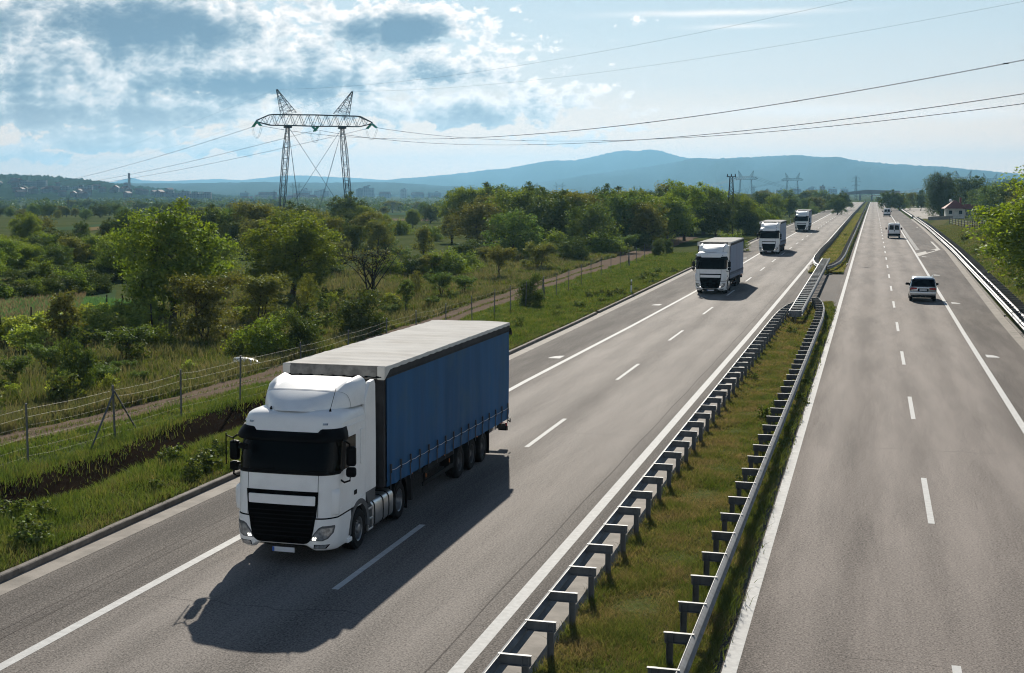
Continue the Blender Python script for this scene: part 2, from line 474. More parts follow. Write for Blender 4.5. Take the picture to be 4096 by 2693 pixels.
M_ASPH_L = asphalt('asphalt_left', (.058, .052, .047), (.270, .243, .219), (-12.75, -11.1, -9.1, -7.5))
M_ASPH_R = asphalt('asphalt_right', (.058, .050, .045), (.272, .238, .213), (-1.15, .75, 2.35, 4.15))
M_ASPH_X = asphalt('asphalt_crossover', (.048, .042, .039), (.135, .117, .106), ())
M_PAINT = pbr('road_paint', (.54, .54, .525), .8, spec=.1, var=.10, vscale=7, bump=.3, bscale=60, dirt=((.45, .44, .42), 2.2, .35))
M_OLDPAINT = pbr('worn_road_paint', (.24, .225, .205), .8, var=.25, vscale=3)
M_CONC = pbr('concrete', (.27, .245, .215), .85, spec=.1, var=.16, vscale=1.6, bump=.4, bscale=30, dirt=((.15, .14, .12), 1.1, .5))
M_KERB = pbr('kerb_concrete', (.20, .182, .162), .9, spec=.1, var=.22, vscale=2.2, bump=.5, bscale=22, dirt=((.09, .085, .07), 1.6, .6))
M_GROUND = soil('meadow_soil', [(0.0368, 0.0544, 0.0192), (0.0600, 0.0816, 0.0288), (0.0920, 0.1040, 0.0440), (0.0680, 0.0896, 0.0336)], .05, 1.3)
M_VERGE = soil('verge_soil', [(0.0198, 0.0288, 0.0090), (0.0360, 0.0495, 0.0135), (0.0630, 0.0648, 0.0234), (0.0450, 0.0585, 0.0162)], .5, 5)
M_MEDIAN = soil('median_soil', [(0.0810, 0.0864, 0.0367), (0.1296, 0.1210, 0.0540), (0.0918, 0.1188, 0.0389), (0.1728, 0.1490, 0.0734)], .6, 6)
M_BANK = soil('bank_soil', [(.090, .088, .038), (.140, .120, .060), (.100, .115, .044), (.175, .140, .075)], .16, 3)
M_TRACK = soil('dirt_track_soil', [(0.1224, 0.0900, 0.0684), (0.1872, 0.1440, 0.1116), (0.1512, 0.1152, 0.0864), (0.2304, 0.1872, 0.1440)], .8, 7, bump=.8)
M_DITCH = soil('turned_earth', [(.012, .009, .007), (.026, .019, .014), (.018, .013, .010), (.036, .026, .018)], 1.6, 9, bump=1.0)
M_CROP = soil('crop_soil', [(0.0470, 0.0784, 0.0358), (0.0672, 0.1064, 0.0504), (0.0582, 0.0918, 0.0426), (0.0806, 0.1210, 0.0560)], .25, 3)
M_STRAW = soil('straw_soil', [(0.1350, 0.1036, 0.0496), (0.1980, 0.1530, 0.0766), (0.1620, 0.1260, 0.0630), (0.2250, 0.1754, 0.0900)], .2, 2)
M_FIELDS = soil('far_fields', [(0.0480, 0.0680, 0.0240), (0.0680, 0.0920, 0.0336), (0.0960, 0.1040, 0.0440), (0.0560, 0.0800, 0.0288)], .02, .6)

M_STEEL = pbr('galvanised_steel', (.20, .21, .22), .65, .4, spec=.15, var=.12, vscale=4, bump=.1, bscale=20, dirt=((.11, .105, .10), 2.2, .65))
M_STEEL_D = pbr('weathered_shaded_steel', (.12, .125, .13), .65, .4, var=.2, vscale=5)
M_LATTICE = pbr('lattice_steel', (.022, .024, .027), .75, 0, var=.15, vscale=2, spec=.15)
M_WIRE = pbr('fence_wire', (.13, .13, .125), .6, .2, spec=.2)
M_CABLE = pbr('conductor', (.03, .033, .036), .7, 0, spec=.15)
M_INSUL = pbr('green_glass_insulator', (.03, .30, .20), .12, 0.0, spec=.8)

M_WHITE = pbr('truck_white_paint', (.88, .885, .87), .36, spec=.22, var=.02, vscale=1.0, coat=.12, dirt=((.55, .55, .53), 1.3, .22))
M_WHITE_V = pbr('van_white_paint', (.74, .75, .75), .35, coat=.4, dirt=((.5, .5, .48), 2, .3))
M_BLACK = pbr('black_plastic', (.004, .004, .0045), .6, var=.2, vscale=8, spec=.1)
M_GRILLE = pbr('grille_black', (.002, .002, .0022), .7, spec=.04, bump=.5, bscale=30, stretch=(.3, .3, 6))
M_GREYP = pbr('grey_plastic', (.075, .08, .085), .6, var=.15, vscale=4)
M_GLASS = pbr('dark_windscreen', (.0025, .003, .0027), .08, spec=.09)
M_GLASS_V = pbr('dark_car_glass', (.004, .006, .008), .08, spec=.2)
M_LAMP = pbr('lamp_glass', (.42, .44, .45), .12, .55, var=.35, vscale=14)
M_BULB = pbr('lit_running_light', (1, 1, 1), .3, emit=2.2)
M_RUBBER = pbr('tyre_rubber', (.010, .010, .010), .85, spec=.2, var=.25, vscale=9)
M_RIM = pbr('rim_silver', (.36, .37, .38), .38, .75, var=.1, vscale=9, dirt=((.08, .075, .07), 5, .5))
M_RIM_D = pbr('rim_dusty', (.11, .11, .11), .6, .4, var=.2, vscale=8)
M_CHASSIS = pbr('chassis_dark', (.009, .009, .010), .8, spec=.15, var=.3, vscale=4)
M_ALU = pbr('aluminium', (.60, .61, .61), .30, .8, var=.06, vscale=2, dirt=((.30, .29, .27), 3, .3))
M_TARP_ROOF = pbr('white_tarpaulin', (.64, .625, .59), .85, spec=0.0, var=.05, vscale=.8, bump=.25, bscale=2.2, stretch=(.5, 2.4, 1), dirt=((.42, .39, .34), .7, .35))
M_TARP_EDGE = pbr('grimy_tarpaulin', (.17, .165, .155), .7, var=.35, vscale=3.5, bump=.4, bscale=9)
M_TARP_BLUE = pbr('blue_tarpaulin', (.013, .086, .205), .6, spec=.12, var=.16, vscale=.6, bump=.22, bscale=1.5, stretch=(1, 1.6, .25), dirt=((.040, .105, .17), .8, .6))
M_TARP_GREY = pbr('grey_blue_tarpaulin', (.19, .24, .34), .6, spec=.2, var=.12, vscale=.6, bump=.22, bscale=1.5, stretch=(1, 1.6, .25))
M_HEADB = pbr('headboard_dark', (.035, .035, .037), .8, spec=.2, var=.25, vscale=2)
M_STRAP = pbr('webbing_strap', (.035, .037, .042), .8)
M_ROPE = pbr('customs_cord', (.50, .52, .55), .7)
M_PLATE = pbr('plate_white', (.62, .64, .66), .4)
M_PLATE_B = pbr('plate_blue', (.02, .10, .42), .4)
M_AMBER = pbr('amber_reflector', (.55, .17, .02), .3)
M_YELLOW = pbr('yellow_paint', (.55, .38, .05), .5)
M_REDL = pbr('red_lamp', (.34, .012, .016), .18, spec=.6, var=.3, vscale=12)
M_SILVER = pbr('silver_paint', (.40, .42, .44), .26, .65, coat=.5, var=.03, vscale=2)
M_DARKCAR = pbr('dark_truck_paint', (.02, .022, .025), .5)

M_BARK = pbr('bark', (.050, .040, .030), .95, var=.35, vscale=6, bump=.8, bscale=14, stretch=(1, 1, .3))
M_BARK_D = pbr('dead_wood', (.028, .023, .020), .95, var=.3, vscale=6)
L_MID = leaf_mat('leaves_mid_green', [(0.0655, 0.1002, 0.0133), (0.1189, 0.1704, 0.0199), (0.1842, 0.2306, 0.0267), (0.2523, 0.2705, 0.0332)], .46)
L_DARK = leaf_mat('leaves_dark_green', [(0.0287, 0.0503, 0.0105), (0.0528, 0.0806, 0.0142), (0.0817, 0.1075, 0.0182), (0.1201, 0.1343, 0.0233)], .36)
L_OLIVE = leaf_mat('leaves_olive', [(0.0740, 0.0854, 0.0205), (0.1183, 0.1250, 0.0263), (0.1725, 0.1668, 0.0349), (0.2342, 0.1990, 0.0495)], .40)
L_BRIGHT = leaf_mat('leaves_bright', [(0.0844, 0.1386, 0.0175), (0.1406, 0.2080, 0.0263), (0.1969, 0.2646, 0.0322), (0.2462, 0.2960, 0.0439)], .55, (1.3, 1.25, .35))
L_BLUEG = leaf_mat('leaves_cool_green', [(0.0558, 0.0906, 0.0215), (0.0927, 0.1360, 0.0286), (0.1392, 0.1736, 0.0356), (0.1918, 0.2076, 0.0428)], .40, (1.1, 1.3, .6))
L_YOUNG = leaf_mat('leaves_vine', [(0.1597, 0.2141, 0.0411), (0.2449, 0.3058, 0.0561), (0.3194, 0.3667, 0.0747), (0.3942, 0.4177, 0.1027)], .52, (1.2, 1.2, .45))
G_VERGE = leaf_mat('grass_fresh', [(0.0505, 0.0794, 0.0158), (0.0781, 0.1166, 0.0226), (0.1148, 0.1511, 0.0314), (0.1515, 0.1597, 0.0506), (0.2204, 0.1727, 0.0872)], .40, (1.15, 1.15, .55), .04)
G_DRY = leaf_mat('grass_dry', [(0.0797, 0.1066, 0.0316), (0.1328, 0.1502, 0.0545), (0.1859, 0.1744, 0.0810), (0.2656, 0.2180, 0.1188)], .36, (1.1, 1.08, .75), .02)
G_STRAW = leaf_mat('grass_straw', [(.16, .135, .075), (.22, .185, .105), (.28, .235, .14)], .45, (1.05, 1.0, .85), .0)
G_MEDIAN = leaf_mat('grass_median', [(.100, .145, .030), (.135, .175, .045), (.20, .20, .075), (.29, .235, .125), (.35, .265, .165)], .44, (1.12, 1.08, .62), .02)
G_CROP = leaf_mat('crop_blades', [(0.0649, 0.1229, 0.0607), (0.0940, 0.1663, 0.0794), (0.1300, 0.2023, 0.0940)], .42, (1.1, 1.3, .6), .05)

M_WALL = pbr('white_render', (.62, .61, .58), .9, var=.12, vscale=1.5, dirt=((.30, .28, .25), .8, .6))
M_TILE = pbr('red_roof_tiles', (.20, .055, .040), .8, var=.3, vscale=7, bump=.7, bscale=12, stretch=(.4, .4, 4))
M_CITY = [pbr('city_wall_' + n, c, .8, var=.1, vscale=.05) for n, c in (('pale', (.26, .26, .26)), ('grey', (.16, .165, .175)), ('dark', (.09, .095, .105)), ('tan', (.22, .18, .15)))]
M_CITY_WIN = pbr('city_windows', (.06, .07, .08), .25)
M_CITY_ROOF = pbr('city_tile_roof', (.13, .060, .045), .8, var=.2, vscale=.1)
M_METALROOF = pbr('sheet_metal_roof', (.60, .62, .64), .25, .6)
M_HOUSEWALL = pbr('hill_house_wall', (.11, .105, .10), .9, var=.2, vscale=.2)
M_HILL = soil('wooded_hill', [(.012, .024, .012), (.030, .048, .020), (.018, .032, .014), (.055, .068, .032)], .012, .06, bump=1.0)
M_MOUNT = soil('far_mountain', [(.030, .045, .030), (.045, .060, .036), (.038, .052, .032), (.060, .070, .045)], .0018, .012, bump=.6)

# ------------------------------------------------------------------ ground, carriageways, kerbs, markings
YS = np.unique(np.concatenate([np.arange(-12, 70, .7), np.arange(70, 150, 2), np.arange(150, 470, 8), [205, 310, 455, 750, 1070, 1150], np.arange(470, 1300, 30), np.geomspace(1300, 14000, 26), [-400, -150, -60]]))
XS = np.unique(np.concatenate([-np.geomspace(60, 9000, 26), np.arange(-60, -30, 3), np.arange(-30, -16.8, .3), [-17.06, -17.12], np.arange(-16.4, 7, 2.4), np.arange(7, 19, .6), np.arange(19, 60, 4), np.geomspace(60, 6000, 22)]))
gx, gy = np.meshgrid(XS, YS)
tag(grid_mesh('ground', gx, gy, ground_z(gx, gy), M_GROUND), 'rough meadow plain spreading away from the motorway', 'ground', kind='structure')


def strip(name, fx0, fx1, y0, y1, mat, dz=0.0, step=6.0, follow=None, nx=2, fz=None):
    """a sheet between two lateral curves"""
    ys = np.unique(np.concatenate([np.arange(y0, y1, step), [y1], RY[(RY > y0) & (RY < y1)]]))
    if step < 3: ys = ys
    a = np.array([fx0(q) if callable(fx0) else fx0 for q in ys], float); b = np.array([fx1(q) if callable(fx1) else fx1 for q in ys], float)
    t = np.linspace(0, 1, nx)
    X = a[:, None] * (1 - t) + b[:, None] * t
    Y = np.repeat(ys[:, None], nx, 1)
    Z = (fz(X, Y) if fz else road_z(Y)) + dz
    return grid_mesh(name, X, Y, Z, mat)


def struct(o, label, cat): return tag(o, label, cat, kind='structure')


Y_END = 1290.0
struct(strip('road', lambda y: left_edge(y), -5.80, -10, Y_END, M_ASPH_L, 0, 6, nx=6), 'oncoming carriageway of worn grey asphalt', 'road')
struct(strip('road', -2.52, lambda y: right_edge(y), -10, Y_END, M_ASPH_R, 0, 6, nx=6), 'carriageway of brownish asphalt leading away from the viewer', 'road')
struct(strip('road', -6.0, -2.4, 94, 163, M_ASPH_X, -.006, 3, nx=3), 'dark asphalt crossover between the two median islands', 'road')

# verge, slope, median and track sheets lie just above the ground
gz = lambda X, Y: ground_z(X, Y)
struct(strip('verge', -20.6, lambda y: left_edge(y) - .72, -10, 420, M_VERGE, .018, .7, nx=14, fz=gz), 'green grass verge beside the oncoming carriageway', 'verge')
struct(strip('verge', lambda y: right_edge(y) + .74, lambda y: right_edge(y) + 13, -10, 420, M_BANK, .018, 4, nx=24, fz=gz), 'dry grass bank above the guard rail on the right', 'verge')
struct(strip('ditch', lambda y: -22.9 - .2 * math.sin(y * .4), lambda y: -20.55 - .25 * math.sin(y * .43) - .12 * math.sin(y * 2.1), -10, 61, M_DITCH, .032, .5, nx=14, fz=gz), 'freshly dug dark earth ditch along the verge', 'ditch')


def track_x(y): return np.interp(y, [-10, 41, 60, 95, 130, 185, 230, 420], [-27.9, -27.0, -25.0, -26.0, -27.2, -27.8, -29.0, -34.0])


def track_w(y): return np.interp(y, [-10, 41, 60, 95, 185, 420], [.75, .75, 1.0, 1.2, 1.9, 1.6])


struct(strip('track', lambda y: track_x(y) - track_w(y) - .16 * math.sin(y * .9) - .1 * math.sin(y * 2.3), lambda y: track_x(y) + track_w(y) + .15 * math.sin(y * .8 + 2) + .1 * math.sin(y * 1.9), -10, 260, M_TRACK, .036, 1.0, nx=5, fz=gz), 'pinkish gravel farm track running behind the wire fence', 'track')


def patch(name, pts, mat, label, cat, dz=.03, n=14):
    """four-cornered sheet on the ground"""
    t = np.linspace(0, 1, n); A, B, C, D = [np.array(p, float) for p in pts]
    P = (A[None, None] * (1 - t)[:, None, None] + B[None, None] * t[:, None, None]) * (1 - t)[None, :, None] + (D[None, None] * (1 - t)[:, None, None] + C[None, None] * t[:, None, None]) * t[None, :, None]
    return struct(grid_mesh(name, P[..., 0], P[..., 1], ground_z(P[..., 0], P[..., 1]) + dz, mat), label, cat)


patch('field', [(-47, 66), (-43.5, 79), (-72, 126), (-95, 112)], M_STRAW, 'strip of dry straw coloured grass beside the vines', 'field', .022)
patch('field', [(-52.5, 74), (-47.5, 88), (-60, 112), (-82, 104)], M_CROP, 'green cereal field behind the vines', 'field', .034)
patch('field', [(-70, 88), (-62, 100), (-62.8, 102), (-78, 96)], M_STRAW, 'pale mown strip at the back of the cereal field', 'field', .046)
for k, (pa, m, lab) in enumerate([
    (((40, 545), (300, 522), (300, 516), (40, 536)), M_CROP, 'distant green field behind the tree line'),
    (((180, 540), (400, 514), (400, 509), (180, 532)), M_STRAW, 'distant pale stubble field crossing behind the oaks'),
    (((60, 572), (310, 545), (300, 530), (60, 552)), M_FIELDS, 'distant patchwork of pasture left of the pylon'),
    (((880, 514), (1010, 514), (1010, 509), (880, 509)), M_TRACK, 'distant bare ploughed field right of the pylon'),
    (((880, 500), (1150, 500), (1150, 496), (880, 496)), M_CROP, 'distant green field below the city'),
]):
    q = [at(*p) for p in pa]
    patch('field', [(v.x, v.y) for v in q], m, lab, 'field', .05 + .02 * k, 6)

# left edge: concrete gutter and kerb; right edge: slab gutter and low kerb; median concrete strip
struct(strip('gutter', lambda y: left_edge(y) - .52, lambda y: left_edge(y) + .02, -10, 1150, M_CONC, .006, 6), 'pale concrete gutter strip along the oncoming carriageway', 'gutter')
struct(strip('gutter', lambda y: right_edge(y) - .02, lambda y: right_edge(y) + .52, -10, 420, M_CONC, .006, 6), 'slabbed concrete gutter below the right guard rail', 'gutter')


def kerb_line(name, path, w, h, mat, label, gap=None, sink=.12):
    """kerb of single stones along a lateral curve, joints open by a few millimetres"""
    mb = MB()
    for (a, b) in path:
        a = Vector(a); b = Vector(b); t = (b - a); L = t.length; t.normalize(); n = Vector((-t.y, t.x, 0)) * w / 2
        a2, b2 = a + t * .006, b - t * .006
        j = random.uniform(-.006, .006)
        vs = [q + s for q in (a2, b2) for s in (-n + Vector((0, 0, -sink)), -n + Vector((0, 0, h - .02 + j)), -n * .75 + Vector((0, 0, h + j)), n * .75 + Vector((0, 0, h + j)), n + Vector((0, 0, h - .02 + j)), n + Vector((0, 0, -sink)))]
        mb.add(vs, [(k, k + 1, k + 7, k + 6) for k in range(5)] + [(5, 4, 3, 2, 1, 0), (6, 7, 8, 9, 10, 11)])
    return struct(mb.build(name, mat), label, 'kerb')


ys = np.concatenate([np.arange(4, 160, 1.0), np.arange(160, 420, 4.0), np.arange(420, 1150, 20.0)])
kp = [((left_edge(a) - .60, a, road_z(a)), (left_edge(b) - .60, b, road_z(b))) for a, b in zip(ys[:-1], ys[1:]) if not (69 < a < 70.5 or 96.5 < a < 97.2)]
kerb_line('kerb', kp, .17, .15, M_KERB, 'grey stone kerb between gutter and grass verge')
ys = np.arange(4, 420, 1.0)
kp = [((right_edge(a) + .60, a, road_z(a)), (right_edge(b) + .60, b, road_z(b))) for a, b in zip(ys[:-1], ys[1:]) if not (101 < a < 102.5)]
kerb_line('kerb', kp, .16, .07, M_KERB, 'low stone kerb beneath the right guard rail')

# painted markings (4 mm above the road)
MK = .004


def line(x0, x1, y0, y1, lab, mat=M_PAINT, dz=MK, step=6):
    f0 = x0 if callable(x0) else (lambda y: x0); f1 = x1 if callable(x1) else (lambda y: x1)
    return struct(strip('road_marking', f0, f1, y0, y1, mat, dz, step), lab, 'road marking')


LLx = lambda y: float(np.interp(y, [0, 62, 120, 1300], [-13.85, -13.85, -13.3, -13.1]))
line(lambda y: LLx(y) - .11, lambda y: LLx(y) + .11, 8, 1180, 'solid white line between oncoming lane and hard shoulder')
line(-6.56, -6.30, 8, 1180, 'solid white line beside the median on the oncoming carriageway')
line(-2.20, -1.96, 8, 1180, 'solid white line beside the median on the outbound carriageway')
line(4.97, 5.20, 8, 1180, 'solid white line between outbound lane and hard shoulder')


def dashes(xf, starts, L, lab, w=.15):
    mb = MB()
    for y in starts:
        x = xf(y); z0, z1 = road_z(y) + MK, road_z(y + L) + MK
        mb.add([(x - w / 2, y, z0), (x + w / 2, y, z0), (x + w / 2, y + L, z1), (x - w / 2, y + L, z1)], [(0, 1, 2, 3)])
    return struct(mb.build('road_marking', M_PAINT), lab, 'road marking')


dashes(lambda y: float(np.interp(y, [0, 60, 120, 1200], [-10.10, -10.22, -10.5, -10.3])), 27.9 + 17.75 * np.arange(-1, 65), 6.2, 'dashed white lane line on the oncoming carriageway')
dashes(lambda y: 1.56, 37.9 + 17.55 * np.arange(-1, 65), 6.1, 'dashed white lane line on the outbound carriageway')
dashes(lambda y: 5.62, 207 + 2.9 * np.arange(0, 62), 1.25, 'short white ladder dashes beside the outbound shoulder line', .5)
mb = MB()
for (x, y, s) in [(5.45, 78, 1), (5.5, 113.6, 1), (5.55, 149, 1), (5.6, 187, 1), (-14.2, 71.3, -1), (-14.1, 106, -1), (-13.9, 142, -1), (-13.85, 178, -1), (-13.85, 214, -1), (-13.85, 250, -1), (-13.85, 286, -1), (-13.85, 322, -1)]:
    pts = [(x, y - .55)] + [(x + s * .58 * math.cos(t), y - .55 + 1.25 * math.sin(t)) for t in np.linspace(0, math.pi / 2, 9)]
    mb.add([(p[0], p[1], road_z(p[1]) + MK) for p in pts], [tuple(range(len(pts))) if s > 0 else tuple(range(len(pts) - 1, -1, -1))])
struct(mb.build('road_marking', M_PAINT), 'white quarter-round distance marks on both hard shoulders', 'road marking')
mb = MB()
for poly in ([(5.22, 188), (5.22, 196), (8.45, 214), (8.45, 208)], [(8.2, 208), (8.5, 208), (8.8, 330), (8.55, 330)]):
    mb.add([(p[0], p[1], road_z(p[1]) + MK + .002) for p in poly], [(0, 1, 2, 3)])
struct(mb.build('road_marking', M_OLDPAINT), 'faded chevron of an old slip lane on the outbound shoulder', 'road marking')

for x in (-15.02, -14.74):
    struct(strip('road_seam', lambda y: x - .016, lambda y: x + .016, 8, 66, M_ASPH_X, MK, 2), 'thin dark sealed seam along the oncoming hard shoulder', 'road seam')
struct(strip('road_seam', lambda y: -6.95 - .02 * math.sin(y * .7), lambda y: -6.92 - .02 * math.sin(y * .7 + .3), 20, 240, M_ASPH_X, MK, 2), 'ragged dark seam beside the median line of the oncoming lanes', 'road seam')
# median islands: raised soil, concrete strip under the oncoming-side rail, pale kerbs round the ends


def island(name, x0, x1, y0, y1, round_end, lab):
    ys = np.arange(y0, y1 + .01, 1.0 if y1 < 400 else 8.0)
    t = np.linspace(0, 1, 9)
    xa = np.full(len(ys), x0, float); xb = np.full(len(ys), x1, float)
    for i, y in enumerate(ys):
        dd = round_end - y if round_end == y1 else y - round_end
        if dd < 12:
            q = math.sqrt(max(0, 1 - (1 - min(1, max(dd, .02) / 12)) ** 2)); c = -4.1
            xa[i] = c + (x0 - c) * q; xb[i] = c + (x1 - c) * q
    X = xa[:, None] * (1 - t) + xb[:, None] * t; Y = np.repeat(ys[:, None], 9, 1)
    Z = road_z(Y) + .02 + .09 * np.sin(np.pi * t)[None, :] ** .6 + .02 * np.sin(Y * 1.7 + X * 2)
    return struct(grid_mesh(name, X, Y, Z, M_MEDIAN), lab, 'median')


island('median', -5.15, -2.48, 4, 110, 110, 'near median island of dry and green grass')
island('median', -5.9, -2.50, 146, 1180, 146, 'far grass median running to the horizon')
struct(strip('median_edging', -5.86, -5.06, 4, 96, M_CONC, .035, 3), 'bare concrete strip under the oncoming side guard rail', 'edging')
rim = [(-4.05, 111.0), (-3.7, 109), (-3.3, 106.4), (-2.95, 103), (-2.7, 99.5), (-2.55, 95.5), (-2.48, 91)]
kerb_line('kerb', [((a[0], a[1], 0), (b[0], b[1], 0)) for a, b in zip(rim[:-1], rim[1:])], .22, .07, M_CONC, 'pale curved kerb round the end of the near median island')
rim = [(-6.1, 168), (-6.25, 162), (-6.1, 156.5), (-5.75, 152), (-5.2, 148.6), (-4.6, 146.6), (-4.05, 146.2), (-3.5, 148.4), (-3.05, 153), (-2.75, 160), (-2.55, 168)]
kerb_line('kerb', [((a[0], a[1], road_z(a[1])), (b[0], b[1], road_z(b[1]))) for a, b in zip(rim[:-1], rim[1:])], .24, .07, M_CONC, 'pale curved kerb round the tip of the far median island')
# concrete lay-by on the right
patch('parking', [(11.2, 415), (11.6, 690), (24, 690), (17.5, 430)], M_CONC, 'cracked concrete lay-by beside the willow', 'parking area', .05)

# ------------------------------------------------------------------ guard rails
WB = [(-.035, .335), (-.035, .325), (.0, .31), (.045, .275), (.045, .245), (.0, .205), (-.03, .175), (-.03, .15), (.0, .12), (.045, .08), (.045, .05), (.0, .015), (-.035, 0), (-.035, -.01)]


def beam(mb, path, side, z0):
    """W-profile steel beam along PATH [(x, y)], bulging to SIDE (+1 right of travel, -1 left)"""
    rings = []
    P = [Vector((p[0], p[1], 0)) for p in path]
    for i, p in enumerate(P):
        t = (P[min(i + 1, len(P) - 1)] - P[max(i - 1, 0)]).normalized(); n = Vector((t.y, -t.x, 0)) * side
        z = float(road_z(p.y)) + z0
        front = [p + n * (u * 1.0) + Vector((0, 0, z + v)) for u, v in WB]
        back = [p + n * (u * 1.0 - .012) + Vector((0, 0, z + v)) for u, v in reversed(WB)]
        rings.append(front + back)
    mb.loft(rings, True, True)


def resample(path, ds):
    out = [path[0]]; acc = 0.0
    for a, b in zip(path[:-1], path[1:]):
        L = math.hypot(b[0] - a[0], b[1] - a[1]); s = ds - acc
        while s <= L:
            out.append((a[0] + (b[0] - a[0]) * s / L, a[1] + (b[1] - a[1]) * s / L)); s += ds
        acc = (acc + L) % ds
    return out


def post_parts(arm, dark):
    """one post (channel section) and the spacer that reaches from it to the beam; ARM > 0: beam on the left of the post"""
    p = MB(); s = 1 if arm > 0 else -1
    p.box((0, .0, -.14), (.11, .012, 1.12)); p.box((.05 * s, -.03, -.14), (.012, .06, 1.12)); p.box((-.05 * s, -.03, -.14), (.012, .06, 1.12))
    a = MB(); L = abs(arm)
    a.box((-s * L / 2 + s * .05, -.012, .33), (L + .08, .012, .17)); a.box((-s * L / 2 + s * .05, -.045, .415), (L + .10, .075, .012)); a.box((-s * L / 2 + s * .05, -.040, .245), (L + .06, .06, .012))
    for q in (-.02, .02): a.box((q, -.024, .34), (.022, .02, .022))
    return p, a


POSTS = {}


def guard_rail(label, path, side, arm, spacing=1.93, beams=1, dark=False, z0=.42, max_parts=100, subparts=True, cat='guard rail'):
    """thing > rail, post (> spacer); the farthest posts beyond MAX_PARTS are one part"""
    o = empty('guard_rail', (path[0][0], path[0][1], float(road_z(path[0][1]))))
    tag(o, label, cat, 'guard rails along the motorway')
    org = Vector(o.location)
    fine = [path[0]]
    for a, b in zip(path[:-1], path[1:]):
        n = max(1, int(abs(b[1] - a[1]) / 4)); n = min(n, 40)
        for k in range(1, n + 1): fine.append((a[0] + (b[0] - a[0]) * k / n, a[1] + (b[1] - a[1]) * k / n))
    mb = MB(); beam(mb, fine, side, z0)
    mb.v = [tuple(Vector(v) - org) for v in mb.v]
    r = mb.build('rail', M_STEEL, o, smooth=True)
    if beams == 2:
        mb = MB(); beam(mb, [(p[0] + .42, p[1]) for p in fine], side, z0 + .02); mb.v = [tuple(Vector(v) - org) for v in mb.v]
        mb.build('rail', M_STEEL_D, o, smooth=True)
    pts = resample(path, spacing)
    key = (arm, dark)
    far = MB()
    for i, (x, y) in enumerate(pts):
        x2 = x + arm; z = float(road_z(y))
        if i < max_parts:
            if key not in POSTS:
                pb, ab = post_parts(arm, dark)
                POSTS[key] = (pb.build('post', M_STEEL_D if dark else M_STEEL, None, bevel=0), ab.build('spacer', M_STEEL_D if dark else M_STEEL, None))
                po, so = POSTS[key]; so.parent = po
            else:
                po0, so0 = POSTS[key]; po = po0.copy(); COL.objects.link(po)
                if subparts: so = so0.copy(); COL.objects.link(so); so.parent = po
                else:
                    so = so0.copy(); COL.objects.link(so); so.parent = po
            po.parent = o; po.location = Vector((x2, y, z + .34)) - org
        elif y < 1180:
            b = Vector((x2, y, z + .34)) - org
            far.box(b + Vector((0, 0, -.14)), (.11, .07, 1.12)); far.box(b + Vector((-arm / 2, 0, .33)), (abs(arm) + .1, .06, .17))
    if far.v:
        f = far.build('post', M_STEEL_D if dark else M_STEEL, o, fix=False); f['kind'] = 'stuff'
    return o


guard_rail('near galvanised guard rail between oncoming lanes and median grass', [(-5.45, 9), (-5.43, 90), (-5.35, 95), (-5.15, 99), (-4.85, 102), (-4.45, 104)], -1, .44)
guard_rail('near galvanised guard rail between median grass and outbound lanes', [(-2.60, 9), (-2.63, 90), (-2.75, 97), (-3.0, 102), (-3.35, 105.5), (-3.6, 106.5)], 1, -.40, dark=True)
guard_rail('far guard rail on the oncoming side of the median past the crossover', [(-4.95, 151), (-5.4, 155), (-5.85, 162), (-6.02, 172), (-6.05, 190), (-5.85, 215), (-5.80, 300), (-5.8, 1180)], -1, .44)
guard_rail('far guard rail on the outbound side of the median past the crossover', [(-4.0, 148), (-3.5, 152), (-3.05, 160), (-2.85, 175), (-2.80, 300), (-2.8, 1180)], 1, -.40, dark=True)
ry = [38, 50, 62, 74] + list(range(86, 420, 12))
rr = guard_rail('double beamed guard rail below the grass bank on the right', [(float(right_rail_x(y)), y) for y in ry], -1, 1.15, beams=2, dark=True)
guard_rail('distant guard rail on the right between lay-by and horizon', [(9.9, 424), (9.9, 520), (10.1, 800), (10.2, 1180)], -1, .44)
guard_rail('bright guard rail at the back edge of the concrete lay-by', [(10.5, 690), (14, 688), (19, 675), (24, 650)], 1, .44, z0=.6)

# removable double-sided barrier bridging the crossover
bx0, by0, bx1, by1 = -4.35, 93.6, -4.62, 164.0
o = empty('guard_rail', (bx0, by0, 0)); tag(o, 'removable ladder-like steel barrier bridging the median crossover', 'guard rail', 'guard rails along the motorway')
for s in (-1, 1):
    mb = MB(); beam(mb, [(bx0 + s * .38 + (bx1 - bx0) * k / 20, by0 + .5 + (by1 - by0) * k / 20) for k in range(21)], s, .45)
    mb.v = [tuple(Vector(v) - Vector((bx0, by0, 0))) for v in mb.v]; mb.build('rail', M_STEEL, o, smooth=True)
mb = MB()
ring = [(-.38, .5), (-.36, .1), (-.22, -.12), (0, -.18), (.22, -.12), (.36, .1), (.38, .5)]
mb.loft([[(x, y, .44) for x, y in ring], [(x, y, .80) for x, y in ring]], False); mb.build('end_plate', M_STEEL, o)
n = 38; bar0 = None
for k in range(n):
    t = (k + .4) / n
    if bar0 is None:
        mb = MB(); mb.box((0, 0, .61), (.70, .03, .24)); bar0 = q = mb.build('crossbar', M_STEEL_D, o)  # darker steel colour stands in for shade on the bar face
        mb = MB(); mb.box((0, -.05, .765), (.70, .13, .016)); flange0 = mb.build('flange', M_ALU, q)  # bright metal colour stands in for sunlight on the top edge
    else:
        q = bar0.copy(); COL.objects.link(q); q.parent = o
        fl = flange0.copy(); COL.objects.link(fl); fl.parent = q
    yy = by0 + (by1 - by0) * t
    q.location = ((bx1 - bx0) * t, yy - by0, float(road_z(yy)))
leg0 = None
